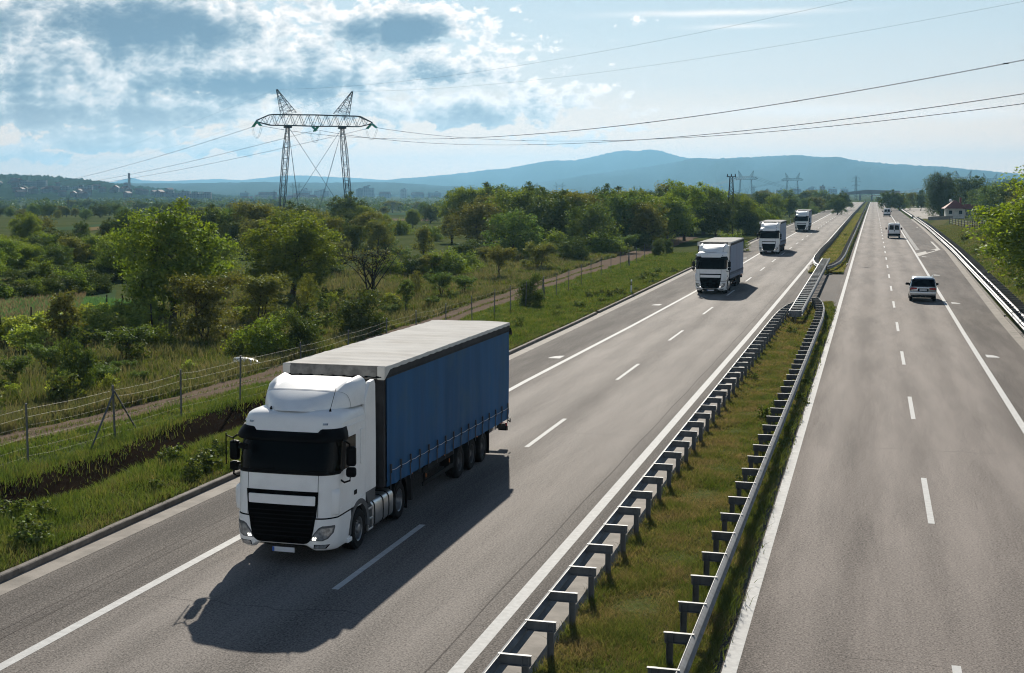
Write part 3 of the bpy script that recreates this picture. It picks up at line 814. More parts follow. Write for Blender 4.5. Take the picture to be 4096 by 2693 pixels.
for k in range(8):
    t = (k + .03) / 7.2
    if leg0 is None:
        mb = MB(); mb.box((0, 0, .26), (.12, .10, .52)); mb.box((0, 0, .012), (.4, .3, .02)); leg0 = q = mb.build('leg', M_STEEL, o)
    else:
        q = leg0.copy(); COL.objects.link(q); q.parent = o
    yy = by0 + (by1 - by0) * t
    q.location = ((bx1 - bx0) * t, yy - by0 + .3, float(road_z(yy)))

# wire stock fence along the verge
fp = [(-24.6, 20), (-24.3, 26.5), (-24.15, 33), (-23.95, 39.0), (-23.71, 43.97), (-23.29, 48.1), (-22.85, 52.3), (-22.75, 58.5), (-22.8, 64.5), (-22.9, 70.5), (-23.0, 76), (-23.05, 82), (-23.08, 88), (-23.1, 93.6), (-23.06, 98.1), (-23.13, 103), (-23.13, 108.8), (-22.9, 112.5), (-23.14, 118.6), (-23.68, 127), (-24.1, 134), (-24.3, 140.5), (-24.3, 146), (-24.45, 152.5), (-24.5, 158.5), (-24.6, 164.5), (-25.1, 174), (-25.5, 184), (-25.9, 194), (-26.3, 204), (-26.8, 214), (-27.3, 224)]
fo = empty('wire_fence', (fp[3][0], fp[3][1], 0)); tag(fo, 'sagging wire stock fence on steel posts beside the farm track', 'fence')
org = Vector(fo.location)
p0 = None
for i, (x, y) in enumerate(fp):
    z = float(ground_z(x, y))
    if p0 is None:
        mb = MB(); mb.box((0, 0, .80), (.055, .055, 2.0)); mb.box((0, 0, 1.81), (.06, .06, .03)); p0 = q = mb.build('post', M_STEEL_D, fo, bevel=.006)
    else:
        q = p0.copy(); COL.objects.link(q); q.parent = fo
    q.location = Vector((x, y, z)) - org; q.rotation_euler = (random.uniform(-.03, .03), random.uniform(-.03, .03), random.uniform(0, .3))
for i in (4, 16, 24):
    x, y = fp[i]; z = float(ground_z(x, y)); d = Vector((fp[i + 1][0] - x, fp[i + 1][1] - y, 0)).normalized()
    for s in (-1, 1):
        e = d * s * 1.9 + Vector((.35, 0, 0)) * s * -1
        mb = MB(); mb.tube([Vector((0, 0, 1.62)), e], .032, 6)
        q = mb.build('brace', M_STEEL_D, fo); q.location = Vector((x, y, z)) - org
mb = MB()
for h in (.22, .48, .80, 1.15, 1.42, 1.66):
    for i in range(len(fp) - 1):
        a = Vector((*fp[i], float(ground_z(*fp[i])) + h)); b = Vector((*fp[i + 1], float(ground_z(*fp[i + 1])) + h))
        mids = [a.lerp(b, t) + Vector((0, 0, -.05 * math.sin(math.pi * t) + random.uniform(-.02, .02))) for t in (0, .25, .5, .75, 1)]
        mb.tube([m - org for m in mids], 0.0014 if h < 1.4 else .0026, 3, cap=False)
mb.build('wire', M_WIRE, fo, fix=False)

# delineator posts on the verge
d0 = None
for x, y, lab in [(-17.55, 115.0, 'white delineator post with black band on the verge, nearest one behind the blue truck'), (-17.75, 161.0, 'white delineator post half hidden behind the second truck'), (-17.8, 352.0, 'tiny white delineator post on the verge beyond the last truck')]:
    if d0 is None:
        d0 = o = empty('delineator_post', (x, y, float(ground_z(x, y))))
        mb = MB(); mb.prism([(-.06, -.05), (.06, -.05), (.045, .05), (-.045, .05)], 'z', -.2, 1.0); mb.add([(-.06, -.05, 1.0), (.06, -.05, 1.0), (.045, .05, 1.1), (-.045, .05, 1.1)], [(0, 1, 2, 3), (0, 3, 1), (1, 3, 2)])
        mb.build('stake', M_PLATE, o)
        mb = MB(); mb.prism([(-.064, -.054), (.064, -.054), (.049, .054), (-.049, .054)], 'z', .66, .94); b = mb.build('band', M_BLACK, o)
        mb = MB(); mb.box((0, -.056, .80), (.05, .01, .18)); mb.build('reflector', M_LAMP, b)
    else:
        o = copy_tree(d0); o.location = (x, y, float(ground_z(x, y)))
    tag(o, lab, 'delineator', 'delineator posts along the verge')

# ------------------------------------------------------------------ articulated truck (front at y = 0, x to the viewer's right, metres)
_z = [.28, .40, .60, 1.0, 1.6, 2.0, 2.65, 2.88, 3.06, 3.15, 3.21, 3.25]
_yf = [.12, .03, .0, .02, .05, .09, .27, .34, .40, .45, .54, .70]
_hw = [1.06, 1.12, 1.14, 1.145, 1.15, 1.15, 1.145, 1.14, 1.12, 1.085, 1.02, .90]
CAB_BACK = 2.25


def HW(z): return float(np.interp(z, _z, _hw))


def YFR(z): return float(np.interp(z, _z, _yf))


def cabP(s, z, off=0.0):
    h = HW(z) + off; yf = YFR(z) - off; a = abs(s); sg = 1 if s >= 0 else -1
    if a <= .7:
        u = 1 - (1 - a / .7) ** 2
        return Vector((sg * h * u, yf + .05 * u * u + .34 * u ** 9, z))
    k = (a - .7) / .3
    return Vector((sg * h, yf + .39 + k * (CAB_BACK - yf - .39), z))


def s_of(x, z):
    u = min(1.0, abs(x) / HW(z)); return (1 if x >= 0 else -1) * .7 * (1 - math.sqrt(1 - u))


def s_side(y, z, sg=1):
    yf = YFR(z); return sg * (.7 + .3 * (y - yf - .39) / (CAB_BACK - yf - .39))


def skin(mb, rows, off, t=.03):
    """raised panel on the cab skin; ROWS: list of (z, [s values])"""
    n = len(rows[0][1]); m = len(rows)
    f = [[cabP(s, z, off) for s in ss] for z, ss in rows]; b = [[cabP(s, z, off - t) for s in ss] for z, ss in rows]
    base = len(mb.v); mb.v.extend([tuple(p) for r in f for p in r] + [tuple(p) for r in b for p in r])
    q = lambda i, j, k=0: base + k * m * n + i * n + j
    fs = [(q(i, j), q(i, j + 1), q(i + 1, j + 1), q(i + 1, j)) for i in range(m - 1) for j in range(n - 1)]
    for i in range(m - 1): fs += [(q(i, 0), q(i + 1, 0), q(i + 1, 0, 1), q(i, 0, 1)), (q(i, n - 1), q(i, n - 1, 1), q(i + 1, n - 1, 1), q(i + 1, n - 1))]
    for j in range(n - 1): fs += [(q(0, j), q(0, j, 1), q(0, j + 1, 1), q(0, j + 1)), (q(m - 1, j), q(m - 1, j + 1), q(m - 1, j + 1, 1), q(m - 1, j, 1))]
    mb.f.extend(fs); mb.m.extend([mb.mi] * len(fs))
    return mb


def xrow(z, a, b, n): return (z, [s_of(a + (b - a) * k / (n - 1), z) for k in range(n)])


def srow(z, a, b, n): return (z, [a + (b - a) * k / (n - 1) for k in range(n)])


TR_X, TR_H, TR_Y0, TR_Y1, TR_Z = -.13, 1.25, 3.72, 16.35, 3.92
WHEELMESH = {}


def wheel(parent, x, y, r, kind, side):
    """tyre with its rim as a child; SIDE +1 outer face towards +x"""
    if kind not in WHEELMESH:
        w = .17
        mb = MB(); mb.lathe([(-w, .58 * r), (-w - .012, .70 * r), (-w - .010, .88 * r), (-w + .035, .985 * r), (-.10, r), (-.095, r - .012), (-.085, r - .012), (-.08, r), (-.01, r), (0, r - .012), (.01, r), (.08, r), (.085, r - .012), (.095, r - .012), (.10, r), (w - .035, .985 * r), (w + .010, .88 * r), (w + .012, .70 * r), (w, .58 * r)], (0, 0, 0), 'x', 30)
        t = mb.build('wheel', M_RUBBER, None, smooth=True)
        mb = MB()
        if kind == 'steer': prof = [(.165, .60 * r), (.15, .555 * r), (.06, .53 * r), (.055, .46 * r), (.10, .42 * r), (.115, .30 * r), (.115, .24 * r), (.175, .22 * r), (.19, .15 * r), (.19, .001)]
        elif kind == 'drive': prof = [(.165, .60 * r), (.15, .555 * r), (-.02, .52 * r), (-.10, .45 * r), (-.11, .30 * r), (-.06, .27 * r), (.06, .24 * r), (.08, .15 * r), (.08, .001)]
        else: prof = [(.165, .60 * r), (.15, .555 * r), (.04, .53 * r), (.02, .40 * r), (.03, .30 * r), (.10, .27 * r), (.11, .18 * r), (.14, .16 * r), (.14, .001)]
        mb.lathe(prof, (0, 0, 0), 'x', 30)
        for k in range(10):
            a = 2 * math.pi * k / 10; xx = {'steer': .105, 'drive': -.10, 'trailer': .03}[kind]
            mb.tube([(xx, .36 * r * math.cos(a), .36 * r * math.sin(a)), (xx + .04, .36 * r * math.cos(a), .36 * r * math.sin(a))], .018, 6)
        rm = mb.build('rim', M_RIM if kind != 'trailer' else M_RIM_D, t, smooth=True)
        WHEELMESH[kind] = (t, rm); o = t
    else:
        t, rm = WHEELMESH[kind]; o = t.copy(); COL.objects.link(o); q = rm.copy(); COL.objects.link(q); q.parent = o
    o.parent = parent; o.location = (x, y, r); o.rotation_euler = (random.uniform(0, 6), 0, 0 if side > 0 else math.pi)
    return o


def build_truck(label):
    T = empty('truck'); tag(T, label, 'truck', 'white curtain-side trucks in the oncoming lane')
    # --- cab shell
    mb = MB(); S = [-1, -.9, -.8] + list(np.linspace(-.7, .7, 57)) + [.8, .9, 1]
    rings = [[cabP(s, z) for s in S] for z in (1.0, 1.3, 1.6, 1.8, 2.0, 2.2, 2.4, 2.65, 2.8, 2.92, 3.02, 3.09, 3.15, 3.19, 3.22, 3.25)]
    top = [Vector((p.x * .8, p.y + .06 if p.y < 2 else p.y, 3.262)) for p in rings[-1]]
    mb.loft(rings + [top], True, True)
    cab = mb.build('cab', M_WHITE, T, smooth=True)
    # bumper with raised middle
    mb = MB(); Sb = [s_side(1.22, .6, -1), s_side(.95, .6, -1), s_side(.6, .6, -1)] + list(np.linspace(-.7, .7, 57)) + [s_side(.6, .6), s_side(.95, .6), s_side(1.22, .6)]
    def zl(s):
        x = abs(cabP(s, .5).x) if abs(s) < .7 else 1.14
        return .45 - .13 * float(sstep(x, .50, .78))
    zr = [0, .06, .2, .45, .75, 1.0]
    vs = []
    for off in (.012, -.05):
        for q in zr:
            for s in Sb:
                z = zl(s) + (1.015 - zl(s)) * q; p = cabP(s, z, off)
                if q == 0: p.y += .03
                vs.append(p)
    n = len(Sb); m = len(zr); g = lambda k, i, j: k * m * n + i * n + j
    fs = [(g(0, i, j), g(0, i, j + 1), g(0, i + 1, j + 1), g(0, i + 1, j)) for i in range(m - 1) for j in range(n - 1)]
    fs += [(g(0, 0, j), g(1, 0, j), g(1, 0, j + 1), g(0, 0, j + 1)) for j in range(n - 1)] + [(g(0, m - 1, j), g(0, m - 1, j + 1), g(1, m - 1, j + 1), g(1, m - 1, j)) for j in range(n - 1)]
    for j in (0, n - 1): fs += [(g(0, i, j), g(0, i + 1, j), g(1, i + 1, j), g(1, i, j)) for i in range(m - 1)]
    mb.add(vs, fs); bum = mb.build('bumper', M_WHITE, cab, smooth=True)
    # dark gap between bumper and cab corner
    mb = MB(); skin(mb, [srow(1.00, -.86, .86, 60), srow(1.045, -.86, .86, 60)], .006, .05); mb.build('gap_trim', M_BLACK, cab, smooth=True)
    # windscreen with its black surround
    mb = MB(); skin(mb, [srow(1.98, -.735, .735, 60), srow(2.02, -.75, .75, 60), srow(2.3, -.745, .745, 60), srow(2.68, -.735, .735, 60)], .008)
    ws = mb.build('windscreen', M_GLASS, cab, smooth=True)
    mb = MB(); skin(mb, [srow(1.955, -.715, .715, 60), srow(2.03, -.735, .735, 60)], .013, .02)
    for sg in (-1, 1): skin(mb, [srow(2.0, sg * .725, sg * .76, 4), srow(2.68, sg * .715, sg * .75, 4)], .013, .02)
    for x0 in (-.75, -.15, .45): mb.tube([Vector((x0, YFR(2.04) - .035, 2.04)), Vector((x0 + .55, YFR(2.07) - .03, 2.08))], .012, 5)
    mb.build('wiper_panel', M_BLACK, ws)
    # sun visor, notched higher at both sides
    mb = MB(); ns = 61; ss = np.linspace(-.745, .745, ns)
    def ztop(s): return 2.845 + .075 * float(sstep(abs(s), .27, .31))
    b0 = len(mb.v)
    rowsv = []
    for (fz, off) in ((0.0, .085), (.25, .10), (.6, .07), (1.0, .02)):
        rowsv.append([cabP(s, 2.655 + (ztop(s) - 2.655) * fz, off) for s in ss])
    rowsv.append([cabP(s, ztop(s), -.02) for s in ss]); rowsv.insert(0, [cabP(s, 2.68, .02) for s in ss])
    mb.loft(rowsv, False); mb.build('sun_visor', M_BLACK, cab, smooth=True)
    # bonnet seams and grille
    mb = MB()
    for sg in (-1, 1): skin(mb, [(z, [s_of(sg * .80, z), s_of(sg * .812, z)]) for z in (1.06, 1.4, 1.7, 1.97)], .003, .01)
    mb.build('seam', M_GREYP, cab)
    mb = MB(); GR = [(.475, .50), (.49, .56), (.53, .62), (.62, .675), (.80, .715), (1.0, .745), (1.06, .765), (1.3, .79), (1.605, .812)]
    skin(mb, [xrow(z, -w, w, 41) for z, w in GR], .022, .06); gr = mb.build('grille', M_GRILLE, cab, smooth=True)
    mb = MB(); skin(mb, [xrow(1.315, -.725, .725, 31), xrow(1.33, -.735, .735, 31), xrow(1.50, -.74, .74, 31), xrow(1.515, -.73, .73, 31)], .045, .04); mb.build('grille_bar', M_WHITE, gr, smooth=True)
    mb = MB()
    for k in range(7): z = .62 + k * .09; w = float(np.interp(z, [g_[0] for g_ in GR], [g_[1] for g_ in GR])) - .05; skin(mb, [xrow(z, -w, w, 31), xrow(z + .022, -w, w, 31)], .034, .03)
    mb.build('grille_slat', M_BLACK, gr)
    for sg in (-1, 1):
        # head lamp, fog lamp, corner vane, marker lamp
        mb = MB(); skin(mb, [xrow(.555, sg * .635, sg * .90, 10), xrow(.60, sg * .655, sg * 1.00, 10), xrow(.72, sg * .73, sg * 1.085, 10), xrow(.84, sg * .83, sg * 1.105, 10), xrow(.875, sg * .90, sg * 1.10, 10)], .020, .03)
        hl = mb.build('headlight', M_GREYP, cab, smooth=True)
        mb = MB(); skin(mb, [xrow(.575, sg * .665, sg * .88, 8), xrow(.62, sg * .685, sg * .97, 8), xrow(.72, sg * .755, sg * 1.055, 8), xrow(.83, sg * .85, sg * 1.08, 8)], .026, .02); mb.build('lens', M_LAMP, hl, smooth=True)
        mb = MB()
        for k in range(4): p = cabP(s_of(sg * (.70 + .045 * (k % 2) + .01 * (k // 2)), .59), .588 + .034 * (k // 2), .032); mb.box(p, (.030, .02, .020))
        mb.build('bulb', M_BULB, hl)
        mb = MB(); skin(mb, [xrow(.385, sg * .72, sg * .92, 8), xrow(.46, sg * .74, sg * 1.00, 8)], .020, .03); fg = mb.build('fog_lamp', M_LAMP, cab, smooth=True)
        mb = MB(); skin(mb, [xrow(.375, sg * .70, sg * .95, 8), xrow(.47, sg * .72, sg * 1.03, 8)], .016, .03); mb.build('bezel', M_BLACK, fg, smooth=True)
        mb = MB()
        prof = [(1.08, .0), (1.12, .035), (1.3, .05), (1.52, .055), (1.60, .035), (1.64, .0)]
        rg = []
        for z, dd in prof: rg.append([cabP(sg * .50, z, .002), cabP(sg * .55, z, dd), cabP(sg * .60, z, dd + .02), cabP(sg * .66, z, dd + .015), cabP(sg * .715, z, .004)])
        mb.loft(rg, False); mb.build('corner_vane', M_WHITE, cab, smooth=True)
        mb = MB(); skin(mb, [xrow(3.0, sg * .80, sg * .90, 5), xrow(3.04, sg * .80, sg * .90, 5)], .012, .02); mb.build('marker_lamp', M_LAMP, cab)
        # side: window, door, pressed panel, handle, seams
        mb = MB(); skin(mb, [(1.06, [s_side(.66 + k * .13, 1.06, sg) for k in range(10)]), (1.98, [s_side(.66 + k * .13, 1.98, sg) for k in range(10)]), (2.0, [s_side(.66 + k * .13, 2.0, sg) for k in range(10)]), (2.72, [s_side(.80 + k * .114, 2.72, sg) for k in range(10)])], .006, .02)
        dr = mb.build('door', M_WHITE, cab)
        mb = MB(); skin(mb, [(2.0, [s_side(.74 + k * .2, 2.0, sg) for k in range(5)]), (2.25, [s_side(.77 + k * .195, 2.25, sg) for k in range(5)]), (2.66, [s_side(.88 + k * .17, 2.66, sg) for k in range(5)])], .010, .02); mb.build('window', M_GLASS, dr)
        p = cabP(s_side(1.52, 1.36, sg), 1.36, .012); mb = MB(); mb.box(p, (.02, .17, .10)); mb.build('handle', M_BLACK, dr, bevel=.01)
        mb = MB(); skin(mb, [(1.92, [s_side(1.90, 1.92, sg), s_side(2.02, 1.92, sg), s_side(2.12, 1.92, sg)]), (1.97, [s_side(1.87, 1.97, sg), s_side(2.02, 1.97, sg), s_side(2.15, 1.97, sg)]), (2.66, [s_side(1.87, 2.66, sg), s_side(2.02, 2.66, sg), s_side(2.15, 2.66, sg)]), (2.71, [s_side(1.90, 2.71, sg), s_side(2.02, 2.71, sg), s_side(2.12, 2.71, sg)])], .018, .03); mb.build('side_panel', M_WHITE, cab, bevel=.008)
        mb = MB()
        for zz in (2.86, 2.98): skin(mb, [(zz, [s_side(.55 + k * .2, zz, sg) for k in range(9)]), (zz + .045, [s_side(.55 + k * .2, zz, sg) for k in range(9)])], .012, .02)
        skin(mb, [(1.18, [s_side(.45, 1.18, sg), s_side(2.2, 1.18, sg)]), (1.19, [s_side(.45, 1.19, sg), s_side(2.2, 1.19, sg)])], .011, .02)
        mb.build('side_crease', M_WHITE, cab, bevel=.006)
        # side fairing behind the cab
        mb = MB(); xx = sg * 1.15
        mb.prism([(2.26, 1.20), (2.98, 1.20), (2.98, 2.45), (2.94, 3.62), (2.86, 3.72), (2.55, 3.70), (2.26, 3.35)], 'x', xx - sg * .10, xx + sg * .004); mb.build('side_fairing', M_WHITE, cab, bevel=.02)
        mb = MB(); mb.prism([(2.45, .92), (2.98, .92), (2.98, 1.19), (2.30, 1.19)], 'x', xx - sg * .12, xx - sg * .015); mb.build('lower_fairing', M_GREYP, cab, bevel=.01)
        # wheel arch and steps
        mb = MB(); rg = []
        for k in range(19):
            a = R(-12 + 192 * k / 18) if k else R(-5); c, s2 = math.cos(a), math.sin(a)
            rg.append([(sg * 1.06, 1.80 + .55 * c, .47 + .55 * s2), (sg * 1.155, 1.80 + .56 * c, .47 + .56 * s2), (sg * 1.16, 1.80 + .70 * c, .47 + .68 * s2), (sg * 1.06, 1.80 + .70 * c, .47 + .68 * s2)])
        mb.loft(rg, True, True); mb.build('wheel_arch', M_GREYP, cab, smooth=True)
        mb = MB(); mb.box((sg * 1.08, 1.13, .60), (.10, .20, .36)); mb.box((sg * 1.11, 1.16, .36), (.10, .28, .10)); mb.build('step', M_WHITE, cab, bevel=.02)
        # mirrors
        mx = sg * 1.36
        mb = MB(); mb.box((mx, .66, 2.32), (.22, .17, .44), rz=sg * .25); m0 = mb.build('mirror', M_BLACK, cab, bevel=.06)
        mb = MB(); mb.box((mx, .66, 1.97), (.22, .17, .21), rz=sg * .25); mb.build('lower_mirror', M_BLACK, m0, bevel=.05)
        mb = MB(); mb.tube([(sg * 1.13, .62, 2.66), (sg * 1.25, .52, 2.68), (mx, .56, 2.60), (mx, .58, 2.5)], .022, 8); mb.tube([(sg * 1.14, .60, 1.80), (sg * 1.24, .55, 1.76), (mx, .58, 1.80), (mx, .60, 1.9)], .022, 8); mb.build('bracket', M_BLACK, m0, smooth=True)
        if sg < 0:
            mb = MB(); mb.tube([(-1.50, .50, 2.02), (-1.50, .50, 2.72)], .014, 6); mb.tube([(-1.50, .50, 2.66), (-1.36, .58, 2.6)], .014, 6); mb.build('guide_rod', M_BLACK, m0)
    # left front mirror above the windscreen corner
    mb = MB(); mb.box((-.86, -.02, 2.54), (.20, .10, .12), rz=.3, ry=.15); mb.tube([(-.86, .0, 2.58), (-.88, .15, 2.70)], .015, 6); mb.build('front_mirror', M_BLACK, cab, bevel=.04)
    mb = MB()
    for x in (-.52, .86): mb.tube([(x, .72, 3.26), (x, .74, 3.32)], [.03, .015], 8)
    mb.tube([(.86, .74, 3.31), (.86, 1.1, 3.72)], .006, 5); mb.build('antenna', M_BLACK, cab)
    # roof air deflector
    mb = MB(); st = [(.56, 3.24, 3.255, .66), (.60, 3.24, 3.285, .74), (.74, 3.24, 3.37, .84), (.95, 3.24, 3.48, .93), (1.18, 3.24, 3.575, .99), (1.32, 3.24, 3.62, 1.02), (1.34, 3.24, 3.61, 1.02), (1.36, 3.24, 3.635, 1.03), (1.7, 3.24, 3.71, 1.07), (2.1, 3.24, 3.77, 1.10), (2.5, 3.24, 3.80, 1.13)]
    rings = []
    for y, zb, zt, hw in st:
        fin = float(sstep(y, 1.30, 1.75)) * .085
        rg = []
        for k in range(33):
            u = -1 + 2 * k / 32; au = abs(u)
            x = hw * (1 - (1 - au) ** 1.6) * (1 if u >= 0 else -1)
            e = (zt - zb) * (au ** 7)
            z = zt - .03 * (x / hw) ** 2 - e * .95 + fin * float(sstep(abs(x), .66 * hw, .80 * hw)) * (1 - float(sstep(abs(x), .93 * hw, hw)))
            y2 = y + .55 * (abs(x) / hw) ** 3 * (1 - float(sstep(y, .6, 2.2))) * .9
            rg.append((x, y2, max(z, zb)))
        rings.append(rg)
    mb.loft(rings, False); mb.add(rings[-1] + [(1.13, 2.5, 3.0), (-1.13, 2.5, 3.0)], [tuple(range(35))])
    df = mb.build('roof_deflector', M_WHITE, cab, smooth=True)
    mb = MB(); mb.loft([[(p[0] * 1.002, p[1] - .004, p[2] + .003) for p in rings[5]], [(p[0] * 1.002, p[1] + .012, p[2] + .004) for p in rings[5]]], False); mb.build('seam', M_GREYP, df)
    # number plate, underside
    mb = MB(); mb.box((.05, -.015, .335), (.50, .012, .105)); pl = mb.build('number_plate', M_PLATE, T)
    mb = MB(); mb.box((-.185, -.023, .335), (.045, .006, .10)); mb.build('country_strip', M_PLATE_B, pl)
    mb = MB(); mb.box((0, .62, .52), (1.5, .7, .30)); mb.box((0, 2.0, .85), (1.6, 3.0, .5)); mb.box((0, 4.3, .78), (.95, 3.4, .28)); mb.box((0, 1.8, .47), (1.9, .16, .16)); mb.box((0, 5.0, .47), (1.6, .3, .3)); mb.build('chassis', M_CHASSIS, T)
    for sg in (-1, 1):
        wheel(T, sg * .965, 1.80, .47, 'steer', sg); wheel(T, sg * .90, 5.02, .48, 'drive', sg)
        mb = MB(); mb.prism([(2.34, .22), (2.40, .22), (2.42, .95), (2.30, .95)], 'x', sg * .78, sg * 1.10); mb.build('mudflap', M_BLACK, T)
        # tank with straps and step box
        mb = MB(); pr = []
        for k in range(20):
            a = 2 * math.pi * k / 20; c, s2 = math.cos(a), math.sin(a)
            pr.append((sg * (.80 + .31 * abs(c) ** .45 * (1 if c > 0 else -1)), .55 + .33 * abs(s2) ** .45 * (1 if s2 > 0 else -1)))
        mb.prism(pr, 'y', 2.86, 4.42); tk = mb.build('fuel_tank', M_ALU, T, smooth=True)
        for yy in (2.98, 3.62, 4.05):
            mb = MB(); mb.prism([((x - sg * .8) * 1.03 + sg * .8, (z - .55) * 1.03 + .55) for x, z in pr], 'y', yy, yy + .05); mb.build('tank_strap', M_BLACK, tk, smooth=True)
        mb = MB(); mb.box((sg * 1.05, 2.66, .76), (.16, .34, .06)); mb.box((sg * 1.05, 2.66, .52), (.16, .34, .05)); mb.box((sg * 1.05, 2.66, .28), (.16, .34, .05)); mb.box((sg * 1.05, 2.51, .52), (.16, .05, .52)); mb.box((sg * 1.05, 2.83, .52), (.16, .05, .52)); mb.build('step_box', M_ALU, T, bevel=.012)
        mb = MB(); rg = []
        for k in range(17):
            a = R(-5 + 190 * k / 16); c, s2 = math.cos(a), math.sin(a)
            rg.append([(sg * .62, 5.02 + .56 * c, .50 + .56 * s2), (sg * 1.10, 5.02 + .56 * c, .50 + .56 * s2), (sg * 1.10, 5.02 + .60 * c, .50 + .60 * s2), (sg * .62, 5.02 + .60 * c, .50 + .60 * s2)])
        mb.loft(rg, True, True); mb.box((sg * .86, 5.60, .38), (.46, .03, .42)); mb.build('mudguard', M_BLACK, T, smooth=True)
    # --- trailer
    xr, xl = TR_X + TR_H, TR_X - TR_H
    mb = MB(); mb.box((TR_X, TR_Y0 + .05, 2.42), (2 * TR_H - .02, .10, 2.62)); mb.box((xr - .06, TR_Y0 + .0, 2.4), (.12, .14, 2.66)); mb.box((xl + .06, TR_Y0, 2.4), (.12, .14, 2.66))
    for x in np.arange(-1.0, 1.01, .25): mb.box((TR_X + x, TR_Y0 - .01, 2.4), (.03, .04, 2.5))
    mb.box((TR_X, (TR_Y0 + TR_Y1) / 2, 1.10), (2 * TR_H - .06, TR_Y1 - TR_Y0, .14)); mb.box((TR_X, TR_Y1 - .04, 2.45), (2 * TR_H - .03, .08, 2.66))
    mb.box((TR_X - .45, 9.8, .88), (.16, 12.6, .36)); mb.box((TR_X + .45, 9.8, .88), (.16, 12.6, .36))
    for y in (10.62, 11.93, 13.22): mb.box((TR_X, y, .48), (2.0, .16, .16))
    mb.box((TR_X, TR_Y1 - .10, .62), (2.35, .10, .16)); mb.box((TR_X, TR_Y1 - .3, .92), (2.3, .4, .12)); mb.box((TR_X, 7.0, .62), (1.5, .9, .5)); mb.box((TR_X - .9, 6.9, .45), (.12, .12, .7)); mb.box((TR_X + .9, 6.9, .45), (.12, .12, .7))
    tr = mb.build('trailer', M_HEADB, T)
    ny, nx = 86, 13; yy = np.linspace(TR_Y0 - .06, TR_Y1 + .02, ny); xx = np.linspace(xl - .02, xr + .02, nx)
    X, Y = np.meshgrid(xx, yy); Z = TR_Z + .006 * np.cos((Y - TR_Y0) * 2 * math.pi / .70) - .02 * np.abs((X - TR_X) / TR_H) ** 6 + .006 * np.sin(Y * 3.1 + X * 4)
    rf = grid_mesh('roof_tarp', X, Y, Z, M_TARP_ROOF, tr)
    for sg, xe in ((1, xr), (-1, xl)):
        mb = MB(); top, bot = [], []
        for y in np.linspace(TR_Y0 - .06, TR_Y1 + .02, 170): top.append((xe + sg * .022, y, TR_Z - .018)); bot.append((xe + sg * .030, y, TR_Z - .095 - .018 * abs(math.sin(y * math.pi / .62))))
        mb.loft([top, bot], False); mb.build('hem', M_TARP_ROOF, rf)
        mb = MB(); mb.box((xe, (TR_Y0 + TR_Y1) / 2, TR_Z - .19), (.05, TR_Y1 - TR_Y0, .17)); mb.box((xe + sg * .02, (TR_Y0 + TR_Y1) / 2, TR_Z - .275), (.05, TR_Y1 - TR_Y0, .03)); mb.build('top_rail', M_HEADB, tr)
        # curtain
        ny, nz = 170, 34; y = np.linspace(TR_Y0 + .12, TR_Y1 - .06, ny); t = np.linspace(0, 1, nz)
        Yc = np.repeat(y[None], nz, 0); zb = 1.03 - .17 * (y - TR_Y0) / 12.6
        Zc = zb[None] + (TR_Z - .28 - zb[None]) * t[:, None]
        low = np.exp(-((Zc - zb[None]) / .28) ** 2)
        wav = .016 * np.sin(Yc * 5.1 + 1.5 * np.sin(Yc * 1.7) + Zc * 5) * low + .012 * np.sin(Yc * 13 + Zc * 9) * low + .010 * np.sin(Yc * 2 * math.pi / .9) * (1 - t[:, None]) * .6 + .012 * np.sin(Yc * 1.9 + 2) * np.sin(math.pi * t[:, None]) + .020 * low * np.sin(Zc * 26 + Yc * 2.2)
        cu = grid_mesh('side_curtain', xe + sg * (.012 + np.abs(wav) * 1.0), Yc, Zc, M_TARP_BLUE, tr)
        mb = MB(); cp = []
        ys = np.linspace(TR_Y0 + .32, TR_Y1 - .30, 16)
        for i, q in enumerate(ys):
            cp.append((xe + sg * .058, q, 1.40 - .17 * (q - TR_Y0) / 12.6))
            if i < 15: q2 = q + .4; cp.append((xe + sg * .05, q2, 1.372 - .17 * (q2 - TR_Y0) / 12.6))
        mb.tube(cp, .008, 5); mb.build('cord', M_ROPE, cu)
        s0 = None
        for q in ys:
            if s0 is None:
                mb = MB(); mb.box((0, 0, -.24), (.012, .045, .50)); mb.box((sg * .01, 0, .05), (.03, .06, .16)); mb.box((sg * .012, .02, -.03), (.03, .02, .12)); s0 = st_ = mb.build('strap', M_STRAP, tr)
            else:
                st_ = s0.copy(); COL.objects.link(st_); st_.parent = tr
            st_.location = (xe + sg * .050, q, 1.42 - .17 * (q - TR_Y0) / 12.6)
        # side guard, mudflap, reflectors
        mb = MB(); gx_ = xe - sg * .04
        mb.box((gx_, 8.45, .86), (.03, 2.9, .13)); mb.box((gx_, 8.45, .50), (.03, 2.9, .11))
        for q in (7.25, 9.6): mb.box((gx_ - sg * .03, q, .70), (.04, .06, .55))
        mb.box((gx_ - sg * .2, 10.0, .72), (.4, .04, .60)); sgd = mb.build('side_guard', M_CHASSIS, tr)
        mb = MB()
        for q in (7.3, 9.55): mb.box((gx_ + sg * .004, q, .68), (.02, .03, .10))
        for q in (6.0, 9.0, 12.5, 15.4): mb.box((xe - sg * .02, q, 1.0 - .17 * (q - TR_Y0) / 12.6), (.03, .05, .04))
        mb.build('side_reflector', M_AMBER, tr)
        mb = MB(); mb.box((xe - sg * .18, 13.86, .52), (.36, .03, .72)); mb.build('mudflap', M_BLACK, tr)
        for q in (10.62, 11.93, 13.22): wheel(tr, xe - sg * .20, q, .47, 'trailer', sg)
        mb = MB(); mb.box((xe - sg * .25, TR_Y1 + .0, .66), (.42, .06, .14)); mb.build('rear_lamp', M_REDL, tr)
